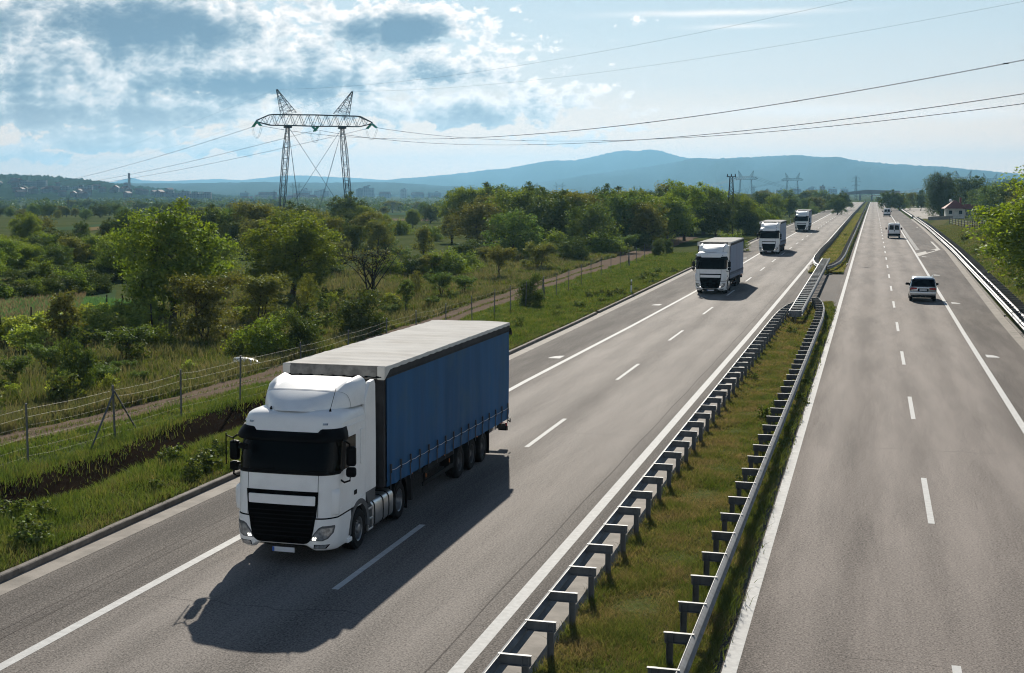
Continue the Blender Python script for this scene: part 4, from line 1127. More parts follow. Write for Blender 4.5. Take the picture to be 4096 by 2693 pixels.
        mb = MB(); mb.lathe([(0, .0), (0, .16), (.5, .16), (.5, 0)], (xe - sg * .35, 15.1, .72), 'y', 16); mb.build('air_tank', M_ALU, tr)
        mb = MB(); mb.tube([(xe, TR_Y1, .80), (xe + sg * .02, TR_Y1 + .18, .72), (xe - sg * .02, TR_Y1 + .34, .80)], .018, 6); mb.prism([(TR_Y1 - .1, .48), (TR_Y1 + .12, .46), (TR_Y1 + .1, .62), (TR_Y1 - .1, .62)], 'x', xe - sg * .30, xe - sg * .04); mb.build('underrun_bar', M_BLACK, tr)
        mb = MB(); mb.prism([(TR_Y1 - .02, 3.60), (TR_Y1 + .16, 3.50), (TR_Y1 + .16, 3.56), (TR_Y1 - .02, 3.74)], 'x', xe - sg * .02, xe + sg * .07); mb.build('roof_bracket', M_BLACK, tr)
    # grimy front rim of the roof tarpaulin
    mb = MB(); nx = 40; a, b, c = [], [], []
    for k in range(nx + 1):
        x = xl - .02 + (2 * TR_H + .04) * k / nx; w = .012 * math.sin(k * 1.9) + .006 * math.sin(k * 4.1)
        a.append((x, TR_Y0 - .03, TR_Z + .008)); b.append((x, TR_Y0 - .075 + w, TR_Z - .08)); c.append((x, TR_Y0 - .07 + w, TR_Z - .30 + .012 * math.sin(k * 1.3)))
    mb.loft([a, b, c], False); fr = mb.build('front_rim', M_TARP_EDGE, tr, smooth=True)
    mb = MB(); mb.tube([(xl + .05 + 2.4 * k / 16, TR_Y0 - .095, TR_Z - .25 - .012 * (k % 2)) for k in range(17)], .012, 5)
    for k in range(9): mb.box((xl + .15 + .275 * k, TR_Y0 - .095, TR_Z - .25), (.07, .02, .04))
    mb.build('cord', M_BLACK, fr)
    mb = MB()
    for xe, sg in ((xr, 1), (xl, -1)): mb.prism([(TR_Y0 - .09, TR_Z - .33), (TR_Y0 + .34, TR_Z - .12), (TR_Y0 + .34, TR_Z - .0), (TR_Y0 - .09, TR_Z + .004)], 'x', xe - sg * .16, xe + sg * .04)
    mb.build('corner_wrap', M_TARP_ROOF, tr, bevel=.03)
    mb = MB(); mb.tube([(TR_X + .55, 5.9, 1.05), (TR_X + 1.05, 5.95, .75)], .035, 6); mb.build('landing_leg', M_YELLOW, tr)
    return T


truck = build_truck('large white cab truck with dark blue curtain-side trailer, nearest of the convoy')
truck.location = (-11.95, 29.5, 0)


def recolour(o, pairs):
    for ch in o.children_recursive:
        if ch.type == 'MESH':
            for k, sl in enumerate(ch.material_slots):
                was = sl.material
                if was in pairs:
                    sl.link = 'OBJECT'; sl.material = pairs[was]


for lab, x, y in (('white cab truck with grey-blue trailer, second in the convoy behind the blue one', -11.83, 117.2),
                  ('white cab truck with grey-blue trailer, third in the convoy, between two other trucks', -12.05, 188.0),
                  ('white cab truck with grey-blue trailer, smallest and last of the convoy', -12.55, 286.0)):
    q = copy_tree(truck); q.location = (x, y, float(road_z(y))); q['label'] = lab
    recolour(q, {M_TARP_BLUE: M_TARP_GREY})

# ------------------------------------------------------------------ cars seen from behind (rear at y = 0, nose towards +y)


def body_loft(st, ring):
    mb = MB(); mb.loft([[(x, y, z) for x, z in ring(*p)] for y, *p in st], True, True); return mb


def small_wheel(parent, x, y, r, side, rimmat=None):
    mb = MB(); mb.lathe([(-.10, .6 * r), (-.11, .9 * r), (-.08, r), (.08, r), (.11, .9 * r), (.10, .6 * r)], (0, 0, 0), 'x', 20); w = mb.build('wheel', M_RUBBER, parent, smooth=True)
    mb = MB(); mb.lathe([(.10, .62 * r), (.07, .55 * r), (.05, .2 * r), (.07, 0.001)], (0, 0, 0), 'x', 20); mb.build('rim', rimmat or M_RIM, w, smooth=True)
    w.location = (x, y, r); w.rotation_euler = (0, 0, 0 if side > 0 else math.pi)


def build_suv():
    T = empty('parked_car'); T.name = 'suv'
    tag(T, 'silver estate off-roader with red rear lamps driving away on the outbound lanes', 'car')

    def ring(zb, zs, zr, hb, hs, hr):
        P = [(hb * .86, zb), (hb * .97, zb + .10), (hb, zb + .30), (hs, zs), (hs * .985, zs + .05), (hr + .035, zr - .16), (hr, zr - .07), (hr * .88, zr - .012), (hr * .5, zr)]
        return P + [(-x, z) for x, z in reversed(P)]
    st = [(.0, .52, .98, 1.02, .82, .88, .86), (.03, .42, 1.0, 1.14, .88, .91, .87), (.12, .36, 1.02, 1.30, .92, .925, .84), (.32, .33, 1.04, 1.62, .935, .935, .78), (.46, .31, 1.05, 1.71, .935, .935, .75), (.9, .30, 1.05, 1.745, .935, .93, .74), (1.8, .30, 1.04, 1.76, .935, .925, .74), (2.5, .30, 1.03, 1.72, .935, .92, .73), (2.9, .30, 1.03, 1.55, .935, .92, .73), (3.35, .30, 1.02, 1.16, .935, .915, .74), (3.5, .30, 1.00, 1.06, .935, .91, .76), (4.2, .30, .94, .97, .92, .90, .70), (4.5, .32, .80, .86, .88, .86, .70), (4.62, .42, .66, .70, .78, .76, .62)]
    body = body_loft(st, ring).build('body', M_SILVER, T, smooth=True)
    mb = MB(); mb.prism([(-.78, 1.10), (.78, 1.10), (.70, 1.60), (-.70, 1.60)], 'y', 0, .01)
    vs = [(-.82, -.02, 1.10), (.82, -.02, 1.10), (.735, .305, 1.62), (-.735, .305, 1.62)]
    mb = MB(); mb.add(vs + [(x, y + .03, z) for x, y, z in vs], [(0, 1, 2, 3), (0, 4, 5, 1), (1, 5, 6, 2), (2, 6, 7, 3), (3, 7, 4, 0)]); mb.build('rear_window', M_GLASS_V, body)
    for sg in (-1, 1):
        mb = MB(); vs = [(sg * .945, .50, 1.13), (sg * .945, 2.95, 1.10), (sg * .80, 2.35, 1.60), (sg * .80, .72, 1.60)]
        mb.add(vs + [(x - sg * .05, y, z) for x, y, z in vs], [(0, 1, 2, 3), (0, 4, 5, 1), (1, 5, 6, 2), (2, 6, 7, 3), (3, 7, 4, 0)]); mb.build('side_window', M_GLASS_V, body)
        mb = MB(); mb.prism([(sg * .44, .90), (sg * .86, .86), (sg * .87, 1.02), (sg * .78, 1.04), (sg * .40, 1.01)], 'y', -.02, .12); mb.build('tail_lamp', M_REDL, body, bevel=.015)
        mb = MB(); mb.box((sg * 1.03, 3.0, 1.13), (.24, .14, .17), rz=-sg * .2); mb.box((sg * .93, 3.02, 1.08), (.12, .06, .05)); mb.build('mirror', M_BLACK, body, bevel=.04)
        mb = MB(); mb.tube([(sg * .66, .6, 1.735), (sg * .68, .75, 1.79), (sg * .68, 2.2, 1.80), (sg * .66, 2.4, 1.76)], .018, 6); mb.build('roof_rail', M_SILVER, body)
        mb = MB(); mb.box((sg * .94, 1.55, 1.02), (.02, .16, .03)); mb.build('door_handle', M_SILVER, body)
        for y in (.86, 3.68): small_wheel(T, sg * .80, y, .37, sg)
    mb = MB(); mb.box((0, .0, .86), (.74, .06, .22)); rc = mb.build('plate_recess', M_BLACK, body, bevel=.02)
    mb = MB(); mb.box((.02, -.036, .855), (.48, .012, .11)); pl = mb.build('number_plate', M_PLATE, T)
    mb = MB(); mb.box((-.245, -.036, .855), (.05, .013, .11)); mb.build('country_strip', M_PLATE_B, pl)
    mb = MB(); mb.loft([[(-.90, .10, .74), (-.86, -.05, .74), (0, -.09, .74), (.86, -.05, .74), (.90, .10, .74)], [(-.92, .10, .66), (-.88, -.07, .66), (0, -.11, .66), (.88, -.07, .66), (.92, .10, .66)], [(-.90, .1, .48), (-.86, -.05, .48), (0, -.08, .48), (.86, -.05, .48), (.90, .1, .48)]], False); mb.build('bumper', M_SILVER, T, smooth=True)
    mb = MB(); mb.box((0, .10, .40), (1.66, .24, .17)); mb.box((0, 2.2, .36), (1.5, 4.2, .14)); mb.build('underside', M_BLACK, T)
    mb = MB()
    for x in (-.18, .18): mb.tube([(x, -.04, .36), (x, .3, .36)], .035, 8)
    mb.build('exhaust', M_STEEL_D, T)
    mb = MB(); mb.prism([(.36, 1.63), (.44, 1.70), (.60, 1.725), (.44, 1.68)], 'x', -.66, .66); mb.build('spoiler', M_SILVER, body)
    return T


suv = build_suv(); suv.location = (3.58, 114.2, .08)


def build_van():
    T = empty('van')

    def ring(zb, zt, hb, ht):
        P = [(hb * .92, zb), (hb, zb + .12), (hb, zb + .5), (hb * .995, 1.2), (ht + .05, zt - .28), (ht, zt - .12), (ht * .9, zt - .03), (ht * .5, zt)]
        return P + [(-x, z) for x, z in reversed(P)]
    st = [(0, .48, 2.34, .95, .80), (.06, .38, 2.42, .975, .83), (.3, .34, 2.44, .985, .84), (2.5, .33, 2.46, .99, .85), (3.4, .33, 2.42, .99, .84), (3.75, .33, 2.25, .985, .80), (4.3, .33, 1.6, .97, .76), (4.55, .34, 1.35, .95, .76), (5.0, .36, 1.10, .92, .74), (5.15, .42, .9, .84, .68)]
    body = body_loft(st, ring).build('body', M_WHITE_V, T, smooth=True)
    for sg in (-1, 1):
        mb = MB(); vs = [(sg * .085, -.03, 1.40), (sg * .76, -.03, 1.40), (sg * .68, -.03, 2.10), (sg * .085, -.03, 2.12)]
        mb.add(vs + [(x, y + .04, z) for x, y, z in vs], [(0, 1, 2, 3), (0, 4, 5, 1), (1, 5, 6, 2), (2, 6, 7, 3), (3, 7, 4, 0)]); mb.build('rear_window', M_GLASS_V, body)
        mb = MB(); mb.box((sg * .90, .03, 1.10), (.10, .08, .52)); mb.build('tail_lamp', M_REDL, body, bevel=.015)
        mb = MB(); mb.box((sg * 1.19, 3.95, 1.50), (.22, .12, .34), rz=-sg * .2); mb.box((sg * 1.04, 3.97, 1.42), (.20, .05, .05)); mb.build('mirror', M_BLACK, body, bevel=.05)
        mb = MB(); vs = [(sg * 1.0, 3.05, 1.40), (sg * 1.0, 4.05, 1.38), (sg * .90, 3.72, 2.02), (sg * .90, 3.05, 2.05)]
        mb.add(vs + [(x - sg * .05, y, z) for x, y, z in vs], [(0, 1, 2, 3), (0, 4, 5, 1), (1, 5, 6, 2), (2, 6, 7, 3), (3, 7, 4, 0)]); mb.build('side_window', M_GLASS_V, body)
        for y in (1.0, 4.1): small_wheel(T, sg * .84, y, .34, sg, M_RIM_D)
    mb = MB(); mb.box((0, -.003, 1.35), (.014, .02, 1.5)); mb.build('door_seam', M_GREYP, body)
    mb = MB(); mb.lathe([(-.03, .001), (-.03, .09), (.03, .09)], (.06, 0, 1.24), 'y', 14); mb.build('door_handle', M_BLACK, body)
    mb = MB(); mb.box((0, .06, .62), (1.96, .2, .34)); mb.box((0, .3, .40), (1.5, .5, .1)); mb.build('bumper', M_BLACK, T, bevel=.04)
    mb = MB(); mb.box((0, .03, 2.37), (.26, .08, .06)); mb.build('brake_lamp', M_REDL, body)
    mb = MB(); mb.box((0, 2.4, .36), (1.7, 4.4, .1)); mb.build('underside', M_BLACK, T)
    return T


van = build_van(); van.location = (3.25, 252.5, float(road_z(252.5))); tag(van, 'white panel van ahead of the silver car, the nearer of two vans', 'van', 'white vans on the outbound lanes')
v2 = copy_tree(van); v2.location = (3.75, 452, float(road_z(452))); v2['label'] = 'farther white panel van with a low roof rack'
mb = MB()
for y in (.8, 2.0): mb.box((0, y, 2.52), (1.5, .06, .05)); mb.box((-.72, y, 2.46), (.05, .06, .1)); mb.box((.72, y, 2.46), (.05, .06, .1))
mb.build('roof_rack', M_STEEL, v2)
t = empty('lorry', (3.6, 1090, float(road_z(1090)))); tag(t, 'tiny dark lorry at the vanishing end of the outbound lanes', 'lorry')
mb = MB(); mb.box((0, 4, 2.2), (2.5, 8, 3.0)); mb.build('box_body', M_DARKCAR, t, bevel=.05)
mb = MB(); mb.box((0, 9.1, 1.7), (2.4, 2.0, 2.4)); mb.build('cab', M_WHITE_V, t, bevel=.1)
for sg in (-1, 1):
    for y in (1.2, 2.4, 8.9): small_wheel(t, sg * 1.05, y, .48, sg, M_RIM_D)
mb = MB(); mb.box((0, -.02, .75), (2.4, .06, .3)); mb.build('rear_bumper', M_BLACK, t)

# ------------------------------------------------------------------ trees and shrubs


def unit(v): return v / np.maximum(np.linalg.norm(v, axis=-1, keepdims=True), 1e-9)


def leaf_quads(C, N, L, Wd, rng):
    """diamond leaves folded a little along the mid rib; C centres, N preferred normals, L lengths, Wd widths"""
    n = len(C)
    d = unit(rng.normal(size=(n, 3)))
    nn = unit(N + rng.normal(size=(n, 3)) * .75)
    a = unit(np.cross(nn, d)); b = np.cross(nn, a)
    L = L[:, None]; Wd = Wd[:, None]
    V = np.stack([C - a * L * .5, C + b * Wd * .5 - nn * Wd * .10, C + a * L * .5 - nn * L * .12, C - b * Wd * .5 - nn * Wd * .10], 1).reshape(-1, 3)
    Fc = np.arange(4 * n).reshape(n, 4)
    return V, Fc


def grow(seed, H, trunk, crown, nlimb=8, nsub=5, leaves=7000, leaf=.2, clump=.55, lean=0.0, shape='round', droop=0.0, twig=.012, rad=.14, low=0.0, flat=.75, stems=1):
    """returns (wood MB, leaf verts, leaf faces); CROWN = (half width, bottom z, top z)"""
    rng = np.random.default_rng(seed); rnd = random.Random(seed)
    mb = MB(); hw, zb, zt = crown
    tips = []
    zc = (zb + zt) / 2
    for s in range(stems):
        off = Vector((rnd.uniform(-1, 1), rnd.uniform(-1, 1), 0)) * (.10 * hw if stems > 1 else 0)
        topx = lean + (rnd.uniform(-.35, .35) * hw if stems > 1 else rnd.uniform(-.08, .08) * hw)
        topy = rnd.uniform(-.3, .3) * hw if stems > 1 else rnd.uniform(-.08, .08) * hw
        tp = [off + Vector((topx * q + rnd.uniform(-.03, .03) * H * q, topy * q + rnd.uniform(-.03, .03) * H * q, trunk * 1.0 * min(q * 2, 1) + (zt * .86 - trunk) * max(0, q * 2 - 1))) for q in (0, .12, .3, .5, .7, .85, 1)]
        mb.tube([tp[0] - Vector((0, 0, .15))] + tp, [rad * 1.45 / stems ** .4, rad * 1.3 / stems ** .4, rad * 1.05 / stems ** .4, rad * .9 / stems ** .4, rad * .75 / stems ** .4, rad * .5 / stems ** .4, rad * .3, rad * .1], 7)
        nl = max(2, nlimb // stems)
        for k in range(nl):
            q = .42 + .55 * (k + rnd.random()) / nl
            i = min(int(q * 6), 5); base = tp[i].lerp(tp[i + 1], q * 6 - i)
            ang = 2.4 * k + rnd.uniform(-.5, .5) + s * 1.3
            if shape == 'cone': rr = hw * (1.05 - .85 * ((base.z - zb) / max(zt - zb, .1))); zz = base.z + .25 * hw
            elif shape == 'vase': rr = hw * rnd.uniform(.45, 1.0); zz = zt * rnd.uniform(.75, 1.0)
            elif shape == 'column': rr = hw * rnd.uniform(.6, 1.0); zz = base.z + (zt - base.z) * .35
            else:
                zz = zb + (zt - zb) * (.10 + .86 * (k + rnd.random()) / nl); h = (zz - zc) / max((zt - zb) / 2, .1)
                rr = hw * math.sqrt(max(.05, 1 - min(.97, h * h))) * rnd.uniform(.68, 1.02)
            tip = Vector((off.x + lean + rr * math.cos(ang), off.y + rr * math.sin(ang), zz))
            mid = base.lerp(tip, .5) + Vector((rnd.uniform(-.08, .08) * hw, rnd.uniform(-.08, .08) * hw, .10 * hw))
            r0 = rad * .42 * (1 - .5 * q)
            mb.tube([base, base.lerp(mid, .5) + Vector((0, 0, .03 * hw)), mid, mid.lerp(tip, .6), tip], [r0, r0 * .8, r0 * .6, r0 * .4, r0 * .2], 5)
            tips.append((tip, 1.0)); tips.append((mid.lerp(tip, .45), .8))
            for j in range(nsub):
                b2 = base.lerp(mid, rnd.uniform(.45, 1)) if rnd.random() < .4 else mid.lerp(tip, rnd.uniform(0, .85))
                e = b2 + Vector((rnd.gauss(0, 1), rnd.gauss(0, 1), rnd.gauss(.15, .8))).normalized() * hw * rnd.uniform(.22, .42) - Vector((0, 0, droop * hw * .3))
                if e.z < zb * .6: e.z = zb * .6 + .1
                mb.tube([b2, b2.lerp(e, .5) + Vector((0, 0, .03 * hw)), e], [r0 * .35, r0 * .25, twig], 4)
                tips.append((e, .85))
    if low:      # skirts of foliage near the ground
        for k in range(int(low)):
            a = rnd.random() * 6.28; q = math.sqrt(rnd.random()); tips.append((Vector((lean + hw * .95 * q * math.cos(a), hw * .95 * q * math.sin(a), zb + (zt - zb) * rnd.uniform(.0, .45))), .9))
    if not leaves: return mb, None, None
    T = np.array([t[0] for t in tips]); wt = np.array([t[1] for t in tips])
    idx = rng.choice(len(T), leaves, p=wt / wt.sum())
    size = clump * (.6 + .8 * rng.random(len(T)))
    u = unit(rng.normal(size=(leaves, 3))); r = rng.random(leaves) ** .55
    off = u * (r * size[idx])[:, None]; off[:, 2] *= flat
    C = T[idx] + off
    if droop:
        C[:, 2] -= droop * (rng.random(leaves) ** 1.2) * (zt - zb) * .55 * (np.hypot(C[:, 0] - lean, C[:, 1]) / hw) ** 1.0
    C[:, 2] = np.maximum(C[:, 2], .04)
    N = unit(off + np.array([0, 0, .35 * clump]))
    L = leaf * (.6 + .8 * rng.random(leaves))
    V, Fc = leaf_quads(C, N, L, L * (.55 if not droop else .22), rng)
    return mb, V, Fc


PROTO = {}


def tree_kind(kind, name, seed, wood, leafm, **k):
    """prototype meshes of one kind: (thing name, trunk mesh, crown mesh, natural height)"""
    mb, V, Fc = grow(seed, **k)
    o = mb.build('trunk', wood, None, smooth=True, fix=False); tm = o.data; bpy.data.objects.remove(o)
    cm = None
    if V is not None:
        o = np_mesh('crown', V, Fc, leafm); cm = o.data; bpy.data.objects.remove(o)
    PROTO[kind] = (name, tm, cm, k['H'])


tree_kind('oakA', 'broadleaf_tree', 1, M_BARK, L_MID, H=6.5, trunk=1.3, crown=(3.5, 1.1, 6.4), nlimb=17, nsub=8, leaves=24000, leaf=.19, clump=.8, rad=.20)
tree_kind('oakB', 'broadleaf_tree', 2, M_BARK, L_MID, H=6.0, trunk=1.3, crown=(3.5, 1.0, 5.9), nlimb=16, nsub=7, leaves=16000, leaf=.22, clump=.85, rad=.19)
tree_kind('walnut', 'broadleaf_tree', 3, M_BARK, L_MID, H=7.0, trunk=2.0, crown=(3.7, 1.0, 6.9), nlimb=18, nsub=8, leaves=24000, leaf=.20, clump=.8, rad=.20)
tree_kind('darkA', 'broadleaf_tree', 4, M_BARK, L_DARK, H=7.0, trunk=1.6, crown=(4.6, 1.0, 6.9), nlimb=15, nsub=7, leaves=10500, leaf=.30, clump=1.0, rad=.22)
tree_kind('darkB', 'broadleaf_tree', 5, M_BARK, L_DARK, H=8.5, trunk=2.0, crown=(4.2, 1.4, 8.4), nlimb=16, nsub=6, leaves=10500, leaf=.30, clump=1.0, rad=.22)
tree_kind('olive', 'broadleaf_tree', 6, M_BARK, L_OLIVE, H=7.5, trunk=1.8, crown=(3.9, 1.2, 7.4), nlimb=14, nsub=6, leaves=9500, leaf=.28, clump=.9, rad=.2)
tree_kind('cool', 'broadleaf_tree', 7, M_BARK, L_BLUEG, H=6.0, trunk=1.4, crown=(3.9, .8, 5.9), nlimb=14, nsub=6, leaves=9500, leaf=.27, clump=.9, rad=.18, low=12)
tree_kind('tall', 'broadleaf_tree', 8, M_BARK, L_MID, H=9.5, trunk=3.0, crown=(4.6, 2.0, 9.4), nlimb=17, nsub=7, leaves=12000, leaf=.30, clump=.95, rad=.25)
tree_kind('juniper', 'shrub', 9, M_BARK, L_OLIVE, H=3.2, trunk=.5, crown=(1.5, .35, 3.1), nlimb=14, nsub=5, leaves=13000, leaf=.11, clump=.40, shape='vase', rad=.09, low=24, stems=3)
tree_kind('fruit', 'shrub', 10, M_BARK, L_BLUEG, H=2.6, trunk=.5, crown=(1.5, .4, 2.6), nlimb=14, nsub=5, leaves=4800, leaf=.13, clump=.38, shape='vase', rad=.07, low=4, stems=3)
tree_kind('bush', 'bush', 11, M_BARK, L_MID, H=1.8, trunk=.3, crown=(1.5, .12, 1.75), nlimb=14, nsub=5, leaves=8000, leaf=.12, clump=.42, rad=.06, low=26, stems=3)
tree_kind('darkbush', 'bush', 12, M_BARK, L_DARK, H=2.2, trunk=.3, crown=(1.6, .12, 2.15), nlimb=14, nsub=5, leaves=8000, leaf=.13, clump=.48, rad=.06, low=26, stems=3)
tree_kind('dead', 'bare_shrub', 13, M_BARK_D, L_OLIVE, H=4.4, trunk=.6, crown=(2.7, .6, 4.3), nlimb=26, nsub=9, leaves=900, leaf=.13, clump=.5, shape='vase', rad=.16, stems=4, twig=.010)
tree_kind('slim', 'sapling', 14, M_BARK, L_BLUEG, H=2.5, trunk=.7, crown=(.55, .35, 2.45), nlimb=10, nsub=4, leaves=1700, leaf=.13, clump=.26, shape='column', rad=.045)
tree_kind('spire', 'conifer', 15, M_BARK, L_OLIVE, H=3.0, trunk=.8, crown=(1.1, .3, 2.95), nlimb=22, nsub=5, leaves=5200, leaf=.12, clump=.27, shape='cone', rad=.08, low=5)
tree_kind('poplar', 'poplar', 16, M_BARK, L_DARK, H=12, trunk=2, crown=(1.6, 1.5, 11.8), nlimb=20, nsub=4, leaves=4000, leaf=.45, clump=.9, shape='column', rad=.25)
tree_kind('willow', 'willow', 17, M_BARK, L_DARK, H=14, trunk=3.5, crown=(4.6, 3.0, 13.6), nlimb=22, nsub=9, leaves=26000, leaf=.42, clump=1.1, droop=.85, rad=.42)
tree_kind('acacia', 'broadleaf_tree', 18, M_BARK, L_BRIGHT, H=9.0, trunk=2.0, crown=(4.3, 1.1, 8.9), nlimb=20, nsub=9, leaves=80000, leaf=.18, clump=.95, rad=.22, low=46)
tree_kind('vine', 'vine', 19, M_BARK, L_YOUNG, H=1.6, trunk=.5, crown=(.95, .25, 1.55), nlimb=9, nsub=5, leaves=1900, leaf=.15, clump=.30, rad=.035, low=6)
tree_kind('sparse', 'broadleaf_tree', 20, M_BARK, L_OLIVE, H=6.0, trunk=1.5, crown=(2.6, 1.2, 5.9), nlimb=14, nsub=7, leaves=3800, leaf=.22, clump=.6, rad=.13)
tree_kind('small', 'small_tree', 21, M_BARK, L_OLIVE, H=2.9, trunk=.8, crown=(1.4, .7, 2.85), nlimb=14, nsub=6, leaves=4300, leaf=.13, clump=.38, shape='vase', rad=.08)
tree_kind('weed', 'tall_weed', 22, M_BARK, G_VERGE, H=.6, trunk=.2, crown=(.42, .03, .58), nlimb=8, nsub=3, leaves=650, leaf=.10, clump=.16, rad=.008, low=8)


def plant(kind, x, y, h, label, cat='tree', group=None, w=1.0, name=None, sink=.05):
    """a thing with trunk and crown, scaled to height H metres"""
    nm, tm, cm, H = PROTO[kind]
    z = float(ground_z(x, y)) - sink
    o = empty(name or nm, (x, y, z), random.uniform(0, 6.28)); s = h / H
    o.scale = (s * w, s * w, s)
    t = link(bpy.data.objects.new('trunk', tm), o)
    if cm is not None: c = link(bpy.data.objects.new('crown', cm), o)
    tag(o, label, cat, group)
    return o


def plant_px(kind, px, yb, yt, label, cat='tree', group=None, w=1.0, hk=1.0, **k):
    """stand it where its foot shows in the print, tall enough to reach row YT"""
    p = at(px, yb); h = max(.3, height_for(yt, p.x, p.y) - p.z) * hk
    return plant(kind, p.x, p.y, h, label, cat, group, w, **k)


# --- the trees that can be told apart, near to far
plant_px('walnut', 402, 748, 500, 'largest leafy field tree rising above the vines left of the round dark tree', w=1.12)
plant_px('oakA', 680, 694, 512, 'large round broad tree standing alone right of the juniper bushes', w=1.28)
plant_px('oakB', 505, 655, 560, 'leafy tree behind and between the two largest field trees', w=1.2)
plant_px('dead', 862, 692, 566, 'half dead bare shrub with dark twisted branches', 'shrub', w=1.1)
plant_px('sparse', 968, 690, 632, 'thin twiggy shrub right of the bare dark one', 'shrub', w=.9)
plant_px('juniper', 486, 792, 636, 'dark upright bushy juniper in front of the largest leafy field tree', 'shrub', w=1.15)
plant_px('juniper', 597, 748, 636, 'loose grey-green shrub between the juniper and the round tree', 'shrub', w=1.35)
plant_px('bush', 610, 830, 752, 'wide rounded green bush above the white rock', 'bush', w=1.2)
plant_px('darkbush', 692, 822, 728, 'taller dark pointed bush touching the wide rounded one', 'bush', w=.85)
plant_px('darkbush', 838, 778, 686, 'rounded dense cedar-like bush beside the farm track', 'bush', w=.95)
plant_px('slim', 944, 732, 642, 'slim young sapling right of the cedar-like bush', w=1.0)
plant_px('fruit', 1025, 692, 632, 'low spreading green bush left of the ivy covered post', 'bush', w=1.15)
plant_px('fruit', 1078, 686, 640, 'low airy bush nearest to the ivy covered post', 'bush', w=1.1)
plant_px('sparse', 715, 738, 640, 'thin pale sapling below the large round tree', w=.6)
plant_px('small', 1160, 648, 572, 'small vase shaped tree beside the track', w=1.0)
plant_px('juniper', 1250, 628, 563, 'broad olive green bush right of the small vase shaped tree', 'bush', w=1.3)
plant_px('darkbush', 1332, 608, 556, 'dark rounded bush with pale blossom near the fence', 'bush', w=1.1)
plant_px('darkbush', 1232, 712, 642, 'ivy clump overgrowing a fence post', 'ivy', w=.62, name='ivy_clump')
plant_px('darkbush', 1530, 596, 556, 'first of two ivy clumps on the fence beside the second truck', 'ivy', w=.55, name='ivy_clump')
plant_px('darkbush', 1552, 591, 557, 'second of two ivy clumps on the fence, closer to the second truck', 'ivy', w=.55, name='ivy_clump')
plant_px('spire', 150, 802, 676, 'pointed young tree in front of the cereal field', w=1.1)
plant_px('darkbush', 180, 915, 800, 'dark ivy shrouded stump above the track', 'ivy', w=.55, name='ivy_clump')
plant_px('fruit', 30, 900, 828, 'dark green shrub at the left end of the track', 'shrub', w=1.1)
plant_px('fruit', 290, 840, 760, 'scrubby bush below the vine row', 'bush', w=1.4)
plant_px('bush', 360, 815, 765, 'low bush under the vines next to the juniper', 'bush', w=1.2)
plant_px('weed', 555, 838, 800, 'small weedy sapling left of the wide rounded bush', 'plant', w=.8)
plant_px('fruit', 240, 900, 850, 'small thorny bush right of the ivy shrouded stump', 'bush', w=1.3)
plant_px('fruit', 105, 860, 800, 'grey green thicket left of the ivy shrouded stump', 'bush', w=1.3)
plant_px('oakA', 62, 578, 500, 'clump of two tall trees at the left edge behind the hedges')
plant_px('sparse', 100, 572, 505, 'thin tree beside the clump at the left edge', w=1.3)
plant_px('darkA', 188, 566, 518, 'small dark round tree alone in the pasture', w=.72)
plant_px('darkB', 300, 585, 488, 'dark oak rising behind the largest leafy field tree', w=1.0)
plant_px('darkA', 255, 580, 515, 'dark oak left of the taller dark oak', w=.9)
plant_px('olive', 590, 585, 470, 'olive tinted tree below the left foot of the pylon', w=1.1)
plant_px('darkA', 480, 585, 490, 'dark spreading tree behind the largest leafy field tree', w=1.0)
plant_px('darkA', 805, 548, 460, 'great dark dome of a tree at the right foot of the pylon', w=1.05)
plant_px('olive', 700, 555, 482, 'greyish tree between the pylon legs', w=1.0)
plant_px('cool', 880, 575, 515, 'rounded green tree right of the pylon', w=1.0)
plant_px('darkB', 820, 600, 520, 'dark leafy tree behind the large round tree', w=.9)
plant_px('darkA', 1000, 520, 480, 'dark round tree in the distant field', w=1.0)
plant_px('oakB', 960, 530, 488, 'mid green tree left of the dark round field tree', w=.9)
plant_px('spire', 1050, 565, 495, 'dark pointed tree in the middle of the scrub', w=1.2)
plant_px('spire', 985, 600, 525, 'dark green conical shrub among bright bushes', 'shrub', w=1.0)
plant_px('olive', 1140, 560, 455, 'olive tree in the middle of the dense belt', w=1.1)
plant_px('cool', 1195, 600, 496, 'large cool green rounded tree in front of the dense belt', w=1.15)
plant_px('sparse', 1265, 555, 458, 'thin crowned tall tree in the belt', w=1.2)
plant_px('tall', 1590, 560, 430, 'tallest roadside tree just left of the dark lattice pole', w=.92)
plant_px('darkB', 1665, 560, 462, 'dark tree behind the lattice pole', w=1.05)
plant_px('oakA', 1715, 545, 458, 'rounded tree right of the lattice pole', w=1.0)
plant_px('bush', 1700, 585, 548, 'pale blossoming bush below the lattice pole', 'bush', w=1.3)
plant_px('darkA', 1440, 560, 462, 'dark belt tree behind the second truck', w=1.0)
plant_px('olive', 1500, 575, 470, 'olive belt tree behind the ivy clumps', w=1.0)
plant_px('cool', 1370, 585, 480, 'cool green belt tree above the blossoming dark bush', w=1.0)
plant_px('bush', 1190, 575, 548, 'bright green bush below the cool green tree', 'bush', w=1.4)
plant_px('willow', 2188, 503, 390, 'weeping willow beside the red roofed hut', 'tree', w=1.25)
plant_px('darkB', 2252, 498, 412, 'dense dark tree just behind the red roofed hut', w=1.3)
plant('acacia', 13.5, 102, 8.5, 'bright yellow-green acacia at the right edge on the grass bank', w=1.66)
plant('vine', 11.4, 94, 3.0, 'low leafy bush under the bright acacia', 'bush', w=1.2, name='bush')
